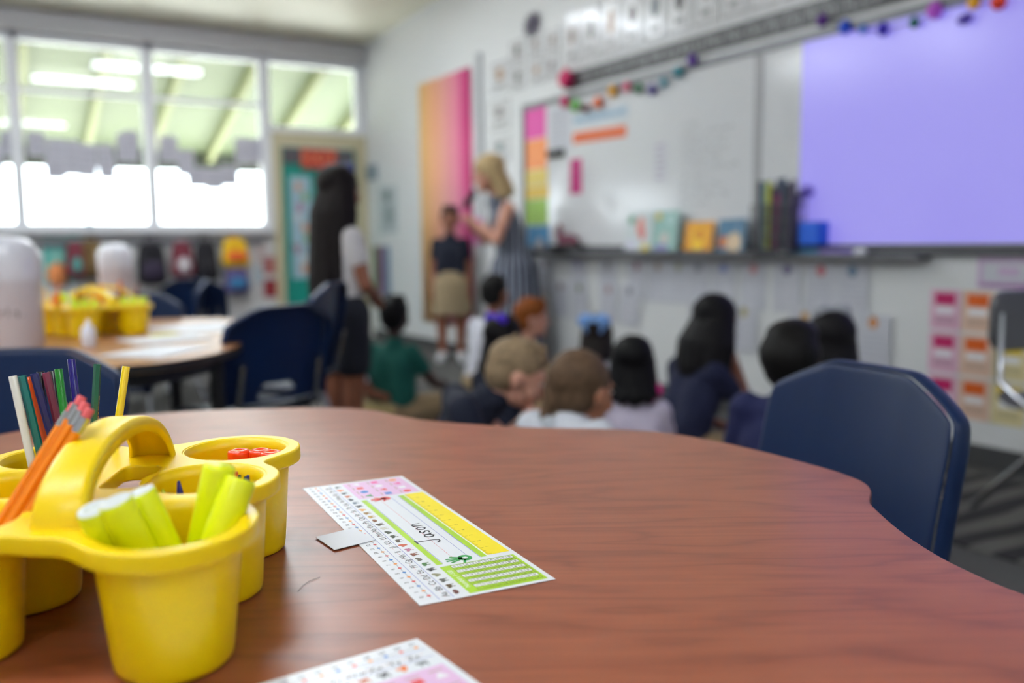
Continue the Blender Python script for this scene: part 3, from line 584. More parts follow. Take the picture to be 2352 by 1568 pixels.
bag((512, 608, 578, 672), g('bag_violet'), g('bag_blue'), 'violet bag hanging under the yellow lunch bag', False)
bag((160, 548, 190, 640), g('bag_maroon'), g('bag_teal'), 'narrow maroon bag at the left of the olive backpack')
sD('wall_poster', 'teal poster with a pale pattern under the windows', 'poster', (100, 548, 168, 650), mat('poster_teal', (70, 166, 160), .6), extra=dots, mats=(mat('poster_teal2', (150, 200, 190), .6),))
b = MB(); Xc, zc, w, h = rD(105, 598, 160, 662, YD - .05)
for i in range(8): a = i * math.pi / 4; b.ell((w * .28 * math.cos(a), h * .28 * math.sin(a), .02), (w * .22, h * .12, .02), (0, 0, a))
b.ell((0, 0, .03), (.05, .05, .03)); o = b.build('paper_flower', mat('flower_orange', (224, 140, 80), .6)); o.matrix_world = MD(Xc, zc, .012); tag(o, 'orange paper flower over the bottom of the teal poster', 'decoration')
for n, (p, c, nm) in enumerate([((585, 560, 612, 600), (206, 190, 190), 'pinkish'), ((604, 590, 632, 628), (176, 110, 108), 'dusty red'), ((606, 642, 636, 682), (150, 44, 54), 'dark red'), ((584, 612, 604, 650), (180, 196, 206), 'pale blue')]):
    sD('wall_picture', '%s picture on the white wall left of the teal door' % nm, 'picture', p, mat('wp%d' % n, c, .5), 'pictures beside the door', extra=dots, mats=(mat('wpd%d' % n, tuple(int(v * .8) for v in c), .5),))
# ================================================================ CHAIRS
def shell_back(w=.44, z0=.45, z1=.79, flange=.034):
    b = MB(); nu, nv = 28, 20
    def P(u, v):
        ww = w * .5; top = 1 - .17 * (max(0, abs(u) - .42) / .58) ** 1.1
        x = u * ww * (1 - .03 * (max(0, v - .8) / .2) ** 2 * abs(u) ** 8); z = z0 + (z1 - z0) * v * (top if v > 0 else 1)
        return Vector((x, -.175 - .045 * v - .01 * v * v + .04 * u * u, z))
    G = [[P(-1 + 2 * i / nu, j / nv) for i in range(nu + 1)] for j in range(nv + 1)]
    vs = [p for r in G for p in r]; fs = [(j * (nu + 1) + i, j * (nu + 1) + i + 1, (j + 1) * (nu + 1) + i + 1, (j + 1) * (nu + 1) + i) for j in range(nv) for i in range(nu)
         if not (j in (1, 2, 3) and nu / 2 - 5 + (j == 3) <= i < nu / 2 + 5 - (j == 3))]
    b.add(vs, fs, 0, True)
    loop = [G[j][0] for j in range(nv + 1)] + [G[nv][i] for i in range(1, nu + 1)] + [G[j][nu] for j in range(nv - 1, -1, -1)]
    cen = Vector((0, -.2, (z0 + z1) / 2)); ring = [loop]
    for out, back in ((.005, .002), (.009, .009), (.010, flange * .6), (.008, flange)):
        r = []
        for k, p in enumerate(loop):
            a = loop[max(k - 1, 0)]; c = loop[min(k + 1, len(loop) - 1)]; t = (c - a).normalized(); n = t.cross(Vector((0, 1, 0))).normalized()
            if n.dot(p - cen) < 0: n = -n
            r.append(p + n * out + Vector((0, -back, -back * .15)))
        ring.append(r)
    n = len(loop); vs = [p for r in ring for p in r]
    b.add(vs, [(a * n + k, (a + 1) * n + k, (a + 1) * n + k + 1, a * n + k + 1) for a in range(len(ring) - 1) for k in range(n - 1)], 0, True)
    return b
def shell_seat(w=.42, d=.40, z=.43):
    b = MB(); nu, nv = 16, 14
    def P(u, v):
        x = u * w / 2 * (1 - .06 * (1 - v)); y = -.19 + d * v; zz = z + .02 * u * u - .012 + (.03 * max(0, (.15 - v)) / .15) - .05 * max(0, v - .8) ** 2 / .04
        return (x, y, zz - .03 * max(0, abs(u) - .85) / .15)
    vs = [P(-1 + 2 * i / nu, j / nv) for j in range(nv + 1) for i in range(nu + 1)]
    b.add(vs, [(j * (nu + 1) + i, j * (nu + 1) + i + 1, (j + 1) * (nu + 1) + i + 1, (j + 1) * (nu + 1) + i) for j in range(nv) for i in range(nu)], 0, True)
    return b
def make_chair(label):
    t = empty('school_chair', label, 'chair', (0, 0, 0))
    shell_back().build('backrest', navy, t, solid=.005, sub=1); shell_seat().build('seat', navy, t, solid=.006, sub=1)
    for s in (-1, 1):
        b = MB(); b.tube([(s * .18, .15, .395), (s * .2, .19, .02)], .0125, 10); l = b.build('leg', chrome, t)
        b = MB(); b.tube([(s * .18, -.10, .395), (s * .2, -.22, .02)], .0125, 10); l2 = b.build('leg', chrome, t)
        for y, l_ in ((.19, l), (-.22, l2)): b = MB(); b.lathe([(.001, 0), (.017, 0), (.017, .02), (.013, .028)], (s * .2, y, 0), 12); b.build('glide', black, l_)
        b = MB(); b.tube([(s * .18, .16, .40), (s * .18, -.12, .40), (s * .165, -.175, .44), (s * .165, -.215, .60)], .011, 10); b.build('side_tube', chrome, t)
    b = MB(); b.tube([(-.18, .08, .395), (.18, .08, .395)], .01, 8); b.tube([(-.18, -.08, .395), (.18, -.08, .395)], .01, 8); b.build('brace', chrome, t)
    return t
def place_chair(t, top, face, s=1.0):
    f = Vector((face[0], face[1])).normalized(); rz = math.atan2(-f.x, f.y)
    t.rotation_euler = (0, 0, rz); t.scale = (s, s, s); off = Vector((0, -.23 * s)); c, s_ = math.cos(rz), math.sin(rz)
    t.location = (top[0] - (c * off.x - s_ * off.y), top[1] - (s_ * off.x + c * off.y), 0)
ch0 = make_chair('navy plastic school chair at the right edge of the clover-shaped cherry table')
place_chair(ch0, (1.375, 1.045), (-.99, .14)); ch0['group'] = 'navy plastic school chairs'
p4 = atd(766, 700, 3.75); p6 = atd(440, 655, 6.2)
for top, face, s, lab in (((.107, 2.285), (-.51, -.86), 1, 'navy plastic school chair behind the yellow caddy with the coloured pencils'),
                          ((.955, 3.16), (-.36, .93), 1.02, 'navy plastic school chair seen from behind, right of the second table'),
                          ((p4.x, p4.y), (-.80, .60), 1.09, 'navy plastic school chair seen edge-on in front of the standing girl'),
                          ((.71, 4.7), (-.51, -.86), 1, 'navy plastic school chair at the far side of the second table'),
                          ((p6.x, p6.y), (.45, .89), 1, 'navy plastic school chair beyond the second table, in front of the black backpacks'),
                          ((-.95, 3.6), (1, -.1), 1, 'navy plastic school chair at the left end of the second table'),
                          ((1.35, 6.2), (-.9, .3), 1, 'navy plastic school chair at the right of the third table')):
    c = dup(ch0, lab); place_chair(c, top, face, s)
# grey chair with an open back, right edge
t = empty('grey_chair', 'grey plastic chair with a low back pad at the right edge of the photo', 'chair', (0, 0, 0))
b = MB()
def pad(u, v): return Vector((u * .2, -.2 - .03 * v + .03 * u * u, .64 + .18 * v))
curve_mesh(b, [rrect(.42, .20, .05)], .008, .01, Matrix(((1, 0, 0, 0), (0, 0, -1, -.2), (0, 1, 0, .72), (0, 0, 0, 1)))); b.build('backrest', mat('grey_plastic', (84, 84, 88), .4), t)
shell_seat(z=.44).build('seat', MATS['grey_plastic'], t, solid=.006, sub=1)
for s in (-1, 1):
    b = MB(); b.tube([(s * .19, -.19, .80 - .05), (s * .19, -.18, .5), (s * .2, -.02, .41), (s * .21, .22, .02)], .013, 10); b.build('leg', chrome, t)
    b = MB(); b.tube([(s * .19, .12, .41), (s * .21, -.26, .02)], .013, 10); b.build('leg', chrome, t)
b = MB(); b.tube([(-.2, -.02, .41), (.2, -.02, .41)], .01, 8); b.build('brace', chrome, t)
pg_ = atd(2500, 700, 3.15); t.location = (pg_.x, pg_.y, 0); t.rotation_euler = (0, 0, math.radians(-31 + 200))
# ================================================================ TABLES
def make_table(name, label, outline, cen, rz, top_m, edge_m, legs, z=.69, th=.028, apron=False):
    t = empty(name, label, 'table', (cen[0], cen[1], 0), rz)
    c, s = math.cos(-rz), math.sin(-rz)
    L_ = [((x - cen[0]) * c - (y - cen[1]) * s, (x - cen[0]) * s + (y - cen[1]) * c) for x, y in outline]
    b = MB(); curve_mesh(b, [L_], th / 2 - .002, .002, Matrix.Translation((0, 0, z - th / 2))); b.build('tabletop', top_m, t)
    n = len(L_); b = MB(); out = []
    for i in range(n):
        a = Vector(L_[i - 1]); q = Vector(L_[(i + 1) % n]); d = (q - a).normalized(); nn = Vector((d.y, -d.x)); p = Vector(L_[i]) ; out.append((p.x + nn.x * .003, p.y + nn.y * .003))
    b.add([(x, y, z - th + .002) for x, y in out] + [(x, y, z - .003) for x, y in out] + [(x, y, z - .003) for x, y in L_] + [(x, y, z - th + .002) for x, y in L_],
          [((i + k * n), (i + 1) % n + k * n, (i + 1) % n + (k + 1) % 4 * n, i + (k + 1) % 4 * n) for k in range(4) for i in range(n)], 0, False); b.build('edge_band', edge_m, t)
    for lx, ly in legs:
        x = (lx - cen[0]) * c - (ly - cen[1]) * s; y = (lx - cen[0]) * s + (ly - cen[1]) * c
        b = MB(); b.tube([(x, y, z - th), (x, y, .28)], .024, 16, 1); b.tube([(x, y, .34), (x, y, .02)], .018, 16); b.lathe([(.001, 0), (.026, 0), (.026, .012), (.018, .024)], (x, y, 0), 16, 1); b.build('leg', [chrome, black], t)
    if apron:
        k = .88; pts = [(x * k, y * k) for x, y in L_]
        b = MB(); b.add([(x, y, zz) for zz in (z - th - .05, z - th - .001) for x, y in pts], [(i, (i + 1) % n, n + (i + 1) % n, n + i) for i in range(n)], 0, False)
        b.build('apron', black, t, solid=.004)
    return t
T1 = [(.03, 1.83), (.155, 1.885), (.283, 1.892), (.40, 1.872), (.498, 1.825), (.61, 1.765), (.678, 1.685), (.70, 1.60), (.722, 1.53), (.787, 1.432), (.871, 1.342), (.961, 1.268), (1.02, 1.195), (1.047, 1.095), (1.055, .986), (1.052, .882), (1.043, .82), (1.028, .785), (1.003, .758), (.97, .735), (.945, .71), (.894, .637), (.86, .576), (.839, .523), (.824, .452),
      (.83, .33), (.84, .2), (.80, .08), (.70, .0), (.55, -.05), (.3, -.06), (.1, -.04), (-.08, .03), (-.2, .12), (-.26, .25), (-.25, .4), (-.3, .55), (-.4, .68), (-.48, .82), (-.5, 1.0), (-.47, 1.15), (-.38, 1.27), (-.25, 1.36), (-.15, 1.46), (-.11, 1.58), (-.1, 1.68), (-.05, 1.77)]
T1r = catmull(T1, 6)[::-1]
make_table('activity_table', 'clover-shaped cherry laminate table in the foreground', T1r, (.3, .9), math.radians(-31), cherry, mat('edge_brown', (70, 36, 22), .5), [(.35, 1.6), (.85, 1.0), (-.28, .95), (.3, .12)])
T2 = [(1.02, 4.1), (.90, 3.5), (.78, 3.1), (.67, 2.9), (.53, 2.77), (.38, 2.73), (.1, 2.8), (-.25, 2.95), (-.48, 3.2), (-.55, 3.6), (-.4, 4.0), (-.1, 4.2), (.3, 4.35), (.7, 4.4), (.95, 4.3)]
make_table('activity_table', 'second laminate table behind the clover-shaped one, with yellow caddies and papers on it', catmull(T2, 5)[::-1], (.3, 3.5), math.radians(-10), maple, black, [(.7, 3.1), (.75, 4.1), (-.3, 3.2), (-.25, 3.9)], apron=True)
T3 = [(1.0, 5.9), (.95, 5.4), (.7, 5.05), (.3, 5.0), (-.1, 5.1), (-.4, 5.5), (-.4, 6.0), (-.1, 6.4), (.4, 6.5), (.8, 6.35)]
make_table('activity_table', 'third laminate table, farthest, with a white domed dispenser on it', catmull(T3, 5)[::-1], (.3, 5.75), 0, maple, MATS['black'], [(.7, 5.4), (.7, 6.1), (-.2, 5.4), (-.1, 6.1)], apron=True)
# striped rug on the floor at the right
rm = bpy.data.materials.new('rug_stripes'); rm.use_nodes = True; nt = rm.node_tree; bs = nt.nodes['Principled BSDF']; bs.inputs['Roughness'].default_value = .95
tc = nt.nodes.new('ShaderNodeTexCoord'); wv = nt.nodes.new('ShaderNodeTexWave'); wv.inputs['Scale'].default_value = 2.0; wv.inputs['Distortion'].default_value = 2.5; wv.inputs['Detail'].default_value = 1; wv.bands_direction = 'Y'
rp = nt.nodes.new('ShaderNodeValToRGB'); rp.color_ramp.elements[0].color = (*col(40, 38, 40), 1); rp.color_ramp.elements[1].color = (*col(92, 90, 86), 1); rp.color_ramp.elements[0].position = .4; rp.color_ramp.elements[1].position = .55
nt.links.new(tc.outputs['Object'], wv.inputs['Vector']); nt.links.new(wv.outputs['Fac'], rp.inputs[0]); nt.links.new(rp.outputs[0], bs.inputs['Base Color'])
o = MB().bb((-.42, -.8, 0), (.5, .9, .008)).build('rug', rm); o.location = (3.2, 1.9, .001); tag(o, 'dark rug with wavy pale stripes under the grey chair', 'rug')
# ================================================================ CADDY
CO = Vector((.105, .89, .69)); RIM = .113
CUPS = [((.125, .742), .066, .056, 1.3), ((.181, .868), .055, .055, 0), ((.238, .978), .054, .054, 0), ((-.027, .845), .056, .056, 0), ((.029, .945), .054, .054, 0), ((.068, 1.046), .053, .053, 0)]
def caddy_outline():
    def sd(x, y):
        r = None
        for (cx, cy), a, b_, rz in CUPS:
            dx, dy = x - cx, y - cy; c, s = math.cos(rz), math.sin(rz); lx, ly = dx * c + dy * s, -dx * s + dy * c
            d = math.hypot(lx / (a + .012), ly / (b_ + .012)); d = (d - 1) * min(a + .012, b_ + .012)
            if r is None: r = d
            else: h = max(.032 - abs(r - d), 0) / .032; r = min(r, d) - h * h * .032 * .25
        A = Vector((.062, .80)); B = Vector((.15, .99)); p = Vector((x, y)); t = max(0, min(1, (p - A).dot(B - A) / (B - A).length_squared)); d = (p - A - (B - A) * t).length - .052
        h = max(.03 - abs(r - d), 0) / .03; return min(r, d) - h * h * .03 * .25
    out = []
    for i in range(240):
        a = 2 * math.pi * i / 240; lo = .04
        t = .3
        while t > .03 and sd(CO.x + t * math.cos(a), CO.y + t * math.sin(a)) > 0: t -= .0015
        out.append((t * math.cos(a), t * math.sin(a)))
    for _ in range(2): out = [((out[i - 1][0] + out[i][0] * 2 + out[(i + 1) % 240][0]) / 4, (out[i - 1][1] + out[i][1] * 2 + out[(i + 1) % 240][1]) / 4) for i in range(240)]
    return out
def make_caddy(label):
    t = empty('supply_caddy', label, 'caddy', CO)
    loops = [caddy_outline()]
    for (cx, cy), a, b_, rz in CUPS: loops.append(circ(cx - CO.x, cy - CO.y, a + .0025, b_ + .0025, 56, rz)[::-1])
    uA = math.atan2(.907, .42); loops.append([(x * math.cos(uA) - y * math.sin(uA) + .018, x * math.sin(uA) + y * math.cos(uA) + .022) for x, y in rrect(.09, .042, .012)][::-1])
    b = MB(); curve_mesh(b, loops, .0055, .0024, Matrix.Translation((0, 0, RIM - .0079))); b.build('rim_plate', yellow, t)
    for (cx, cy), a, b_, rz in CUPS:
        c = MB(); k = .86 if a < .06 else .8
        pr = [(.001, 0), (.6 * k, 0), (.93 * k, .001), (.98 * k, .003), (1.0 * k, .008), (k + (.99 - k) * .5, RIM * .5), (.985, RIM - .008), (.985, RIM - .001), (1.0 - .06, RIM - .001), (.945, RIM - .012), (k + (.94 - k) * .5 - .045, RIM * .5), (k - .05, .010), (k - .09, .006), (.001, .005)]
        c.lathe([(r * 1.04, z) for r, z in pr], (cx - CO.x, cy - CO.y, 0), 56, 0, a, b_, True, rz); c.build('cup', yellow, t)
    # handle: an arched strap with a channel section
    A = Vector((-.058, -.124)); B = Vector((.054, .108)); path = []; n = 30
    for i in range(n + 1):
        s = i / n; th = math.pi * s; x = .5 - .5 * math.cos(th)
        x = .5 + (x - .5) * 1.0; z = RIM - .006 + (.066) * math.sin(th) ** .85
        p = A.lerp(B, x); path.append(Vector((p.x, p.y, z)))
    d2 = (B - A).normalized(); side = Vector((d2.y, -d2.x, 0)); b = MB(); vs = []
    for i, p in enumerate(path):
        tt = (path[min(i + 1, n)] - path[max(i - 1, 0)]).normalized(); nn = side.cross(tt); nn = nn if nn.z > 0 or abs(nn.z) < .02 else -nn
        nn = Vector((nn.x, nn.y, nn.z)).normalized(); 
        if nn.dot(p - Vector(((A.x + B.x) / 2, (A.y + B.y) / 2, RIM))) < 0: nn = -nn
        s = abs(i / n - .5) * 2; w = .018 + .005 * s ** 3; dd = .015; th = .0035; r = .005
        for a_, c_ in ((-w, -dd), (-w, -r), (-w + r * .3, -r * .3), (-w + r, 0), (w - r, 0), (w - r * .3, -r * .3), (w, -r), (w, -dd), (w - th, -dd), (w - th, -th), (-w + th, -th), (-w + th, -dd)):
            vs.append(p + side * a_ + nn * c_)
    m = 12; b.add(vs, [(i * m + j, i * m + (j + 1) % m, (i + 1) * m + (j + 1) % m, (i + 1) * m + j) for i in range(n) for j in range(m)], 0, True)
    b.add(vs[:m], [tuple(range(m))]); b.add(vs[-m:], [tuple(reversed(range(m)))])
    b.build('handle', yellow, t, autos=True)
    return t
cad = make_caddy('yellow six-cup caddy in the left foreground, filled with pencils and highlighters'); cad['group'] = 'yellow six-cup caddies'
def solve_top(px, B, L):
    """top of a stick of length L standing at B and seen at px"""
    B = Vector(B); d = ray(*px).normalized(); oc = CP - B; bq = d.dot(oc); cq = oc.length_squared - L * L; D = bq * bq - cq
    if D < 0:
        P = CP - d * bq; return P if (P - B).length < L * 1.15 else B + (P - B).normalized() * L * 1.15
    c = [CP + d * (-bq + s * math.sqrt(D)) for s in (-1, 1)]
    c = [p for p in c if p.z > B.z] or c
    return max(c, key=lambda p: p.z)
def stick_matrix(B, T, roll=0):
    z = (T - B).normalized(); x = z.cross(Vector((0, 1, 0))).normalized(); y = z.cross(x)
    return Matrix(((x.x, y.x, z.x, B.x), (x.y, y.y, z.y, B.y), (x.z, y.z, z.z, B.z), (0, 0, 0, 1))) @ Matrix.Rotation(roll, 4, 'Z')
FZ = .699
PEN = [((29, 863), (.058, 1.028), (222, 220, 214), 'white'), ((50, 862), (.070, 1.030), (0, 112, 112), 'teal'), ((62, 866), (.080, 1.052), (232, 84, 12), 'orange'), ((78, 857), (.088, 1.036), (26, 30, 98), 'navy blue'),
       ((93, 853), (.062, 1.062), (16, 16, 20), 'black'), ((106, 855), (.092, 1.050), (132, 52, 84), 'maroon'), ((119, 851), (.078, 1.068), (20, 22, 30), 'charcoal'), ((134, 847), (.086, 1.024), (14, 124, 22), 'bright green'),
       ((163, 820), (.100, 1.058), (30, 16, 118), 'indigo'), ((224, 836), (.096, 1.070), (6, 92, 66), 'dark green'), ((290, 841), (.105, 1.044), (240, 206, 4), 'yellow')]
for px, B, c, nm in PEN:
    B = Vector((B[0], B[1], FZ)); T = solve_top(px, B, .176); L_ = (T - B).length
    b = MB(); hexn = 6 if nm in ('dark green', 'maroon', 'teal', 'navy blue') else 16; R_ = .0041
    b.tube([(0, 0, .02), (0, 0, L_ - .0008), (0, 0, L_)], [R_, R_, R_ * .9], hexn, 0); b.tube([(0, 0, 0), (0, 0, .02)], [.0008, R_], hexn, 1)
    mm = mat('pencil_' + nm.replace(' ', '_'), c, .22, coat=.4); mats = [mm, mat('bare_wood', (214, 176, 128), .6)]
    if nm in ('dark green', 'white', 'bright green'):
        mats.append(mat('gold_print', (206, 168, 70), .35, .5) if nm != 'white' else mat('tan_print', (190, 160, 130), .5))
        M_ = Matrix.Rotation(math.radians(150 if nm != 'bright green' else 190), 4, 'Z') @ Matrix(((0, 0, 1, R_ * (.90 if hexn == 6 else 1.0)), (0, 1, 0, 0), (-1, 0, 0, L_ - .035), (0, 0, 0, 1)))
        b.text('colored o pencil', .0052, M_, 2, .00015)
    o = b.build('colored_pencil', mats); o.matrix_world = stick_matrix(B, T, .3); tag(o, '%s colored pencil in the back left cup of the yellow caddy' % nm, 'pencil', 'colored pencils in the back left cup')
# orange pencils with erasers
om = mat('schoolpencil_orange', (240, 132, 0), .35, coat=.2); fer = mat('ferrule', (200, 200, 204), .25, 1); er = mat('eraser_pink', (220, 92, 96), .7)
for i, (px, B, L_, nm) in enumerate([((190, 910), (-.027, .848), .194, 'uppermost of the bunch'), ((172, 927), (-.035, .850), .190, 'left of the bunch'), ((199, 924), (-.030, .838), .194, 'front of the bunch'), ((208, 938), (-.019, .838), .192, 'lowest, right of the bunch')]):
    B = Vector((B[0], B[1], FZ + .022)); T = solve_top(px, B, L_); L_ = (T - B).length
    t = empty('graphite_pencil', 'orange pencil with a pink eraser, %s in the caddy' % nm, 'pencil', B, 0, 'orange pencils in the left front cup'); t.matrix_world = stick_matrix(B, T, .2 * i)
    b = MB(); b.tube([(0, 0, .02), (0, 0, L_ - .022)], .0046, 6); b.tube([(0, 0, 0), (0, 0, .02)], [.0006, .0046], 6, 1); b.build('barrel', [om, MATS['bare_wood']], t)
    b = MB(); b.tube([(0, 0, L_ - .023 + k * .0016) for k in range(10)], [.0047 if k % 2 else .0042 for k in range(10)], 16); b.build('ferrule', fer, t)
    b = MB(); b.tube([(0, 0, L_ - .009), (0, 0, L_ - .001), (0, 0, L_)], [.0039, .0039, .0032], 14); b.build('eraser', er, t)
# highlighters
neon = mat('highlighter_yellow', (236, 244, 0), .35); neon_w = mat('highlighter_plug', (226, 230, 226), .4)
for px, B, L_, nm, up in [((215, 1168), (.112, .758), .132, 'leftmost of three white-ended ones', 0), ((264, 1150), (.130, .732), .138, 'middle of three white-ended ones', 0), ((318, 1130), (.150, .745), .136, 'right of three white-ended ones', 0), ((505, 1068), (.138, .765), .145, 'upright with its cap up', 1), ((553, 1098), (.122, .722), .135, 'leaning against the right rim', 1)]:
    B = Vector((B[0], B[1], FZ)); T = solve_top(px, B, L_); L_ = (T - B).length
    t = empty('highlighter', 'neon yellow highlighter in the front cup, %s' % nm, 'highlighter', B, 0, 'highlighters in the front cup'); t.matrix_world = stick_matrix(B, T)
    R_ = .0132 if not up else .0135
    b = MB(); b.lathe([(.001, 0), (R_ * .8, 0), (R_, .003), (R_, L_ - .03), (R_ * .98, L_ - .002), (R_ * .9, L_)] + ([(.001, L_)] if up else [(R_ * .82, L_), (R_ * .8, L_ - .004)]), n=28)
    rr = -.6 if not up else -1.2
    M_ = Matrix.Rotation(math.radians(-120), 4, 'Z') @ Matrix(((0, 0, 1, R_ + .0001), (0, 1, 0, 0), (-1, 0, 0, L_ - .04), (0, 0, 0, 1)))
    for q in range(5): b.T = Matrix.Rotation(math.radians(-135 + q * 6), 4, 'Z'); b.box((R_ + .0001, 0, L_ - .045 - .004 * (q % 3)), (.0004, .0011, .012 - .002 * (q % 2)), 1, (0.5, 0, 0))
    b.build('barrel', [neon, mat('print_olive', (60, 66, 8), .5)], t)
    if not up: b = MB(); b.lathe([(.001, L_ - .0035), (R_ * .92, L_ - .0035), (R_ * .92, L_ + .0006), (R_ * .55, L_ + .0006), (R_ * .5, L_ - .002), (.001, L_ - .002)], n=24); b.build('end_plug', neon_w, t)
# crayons
for i, (px, c, nm, tz) in enumerate([((410, 1104), (22, 26, 120), 'navy blue', .786), ((340, 1122), (206, 214, 30), 'yellow-green', .781), ((551, 1080), (220, 100, 10), 'orange', .789), ((571, 1084), (16, 18, 44), 'blue-black', .786), ((566, 1094), (206, 30, 24), 'red', .783), ((587, 1088), (14, 16, 18), 'black', .786), ((589, 1098), (132, 20, 60), 'maroon', .781), ((582, 1101), (240, 196, 10), 'yellow', .780), ((612, 1082), (22, 22, 110), 'dark blue', .788), ((618, 1083), (6, 84, 74), 'dark green', .786)]):
    tz += .009; P = onz(*px, tz); cen = Vector((.181, .868, 0)); q = Vector((P.x, P.y, 0)) - cen
    if q.length > .044: q = q.normalized() * .044; P = Vector((cen.x + q.x, cen.y + q.y, tz))
    B = Vector((cen.x + q.x * .72, cen.y + q.y * .72, FZ)); L_ = (P - B).length
    b = MB(); R_ = .0039; b.tube([(0, 0, 0), (0, 0, L_ - .014)], R_, 14); b.tube([(0, 0, L_ - .014), (0, 0, L_ - .013), (0, 0, L_ - .0012), (0, 0, L_)], [R_ * .93, R_ * .88, R_ * .42, R_ * .3], 14)
    b.tube([(0, 0, L_ - .019), (0, 0, L_ - .017)], R_ * 1.02, 14, 1)
    o = b.build('crayon', [mat('crayon_' + nm.replace(' ', '_'), c, .35, coat=.2), ink]); o.matrix_world = stick_matrix(B, P); tag(o, '%s crayon in the middle right cup of the caddy' % nm, 'crayon', 'crayons in the middle right cup')
# orange-capped markers
for i, (px, nm) in enumerate([((549, 1031), 'left'), ((598, 1030), 'middle'), ((640, 1033), 'right')]):
    P = onz(*px, .797); c0 = Vector((.238, .978, 0)); q = Vector((P.x, P.y, 0)) - c0
    if q.length > .037: q = q.normalized() * .037
    t = empty('marker', 'fat marker with an orange-red cap, %s of three in the back right cup' % nm, 'marker', (c0.x + q.x, c0.y + q.y, FZ), 0, 'markers in the back right cup')
    b = MB(); b.lathe([(.001, 0), (.011, 0), (.0115, .002), (.0115, .055)], n=24); b.build('barrel', paper, t)
    b = MB(); b.lathe([(.0125, .05), (.0125, .094), (.0118, .0965), (.008, .0975), (.0035, .0975), (.003, .0965), (.001, .0965)], n=28); b.build('cap', mat('cap_orange', (246, 66, 10), .28, coat=.3), t)
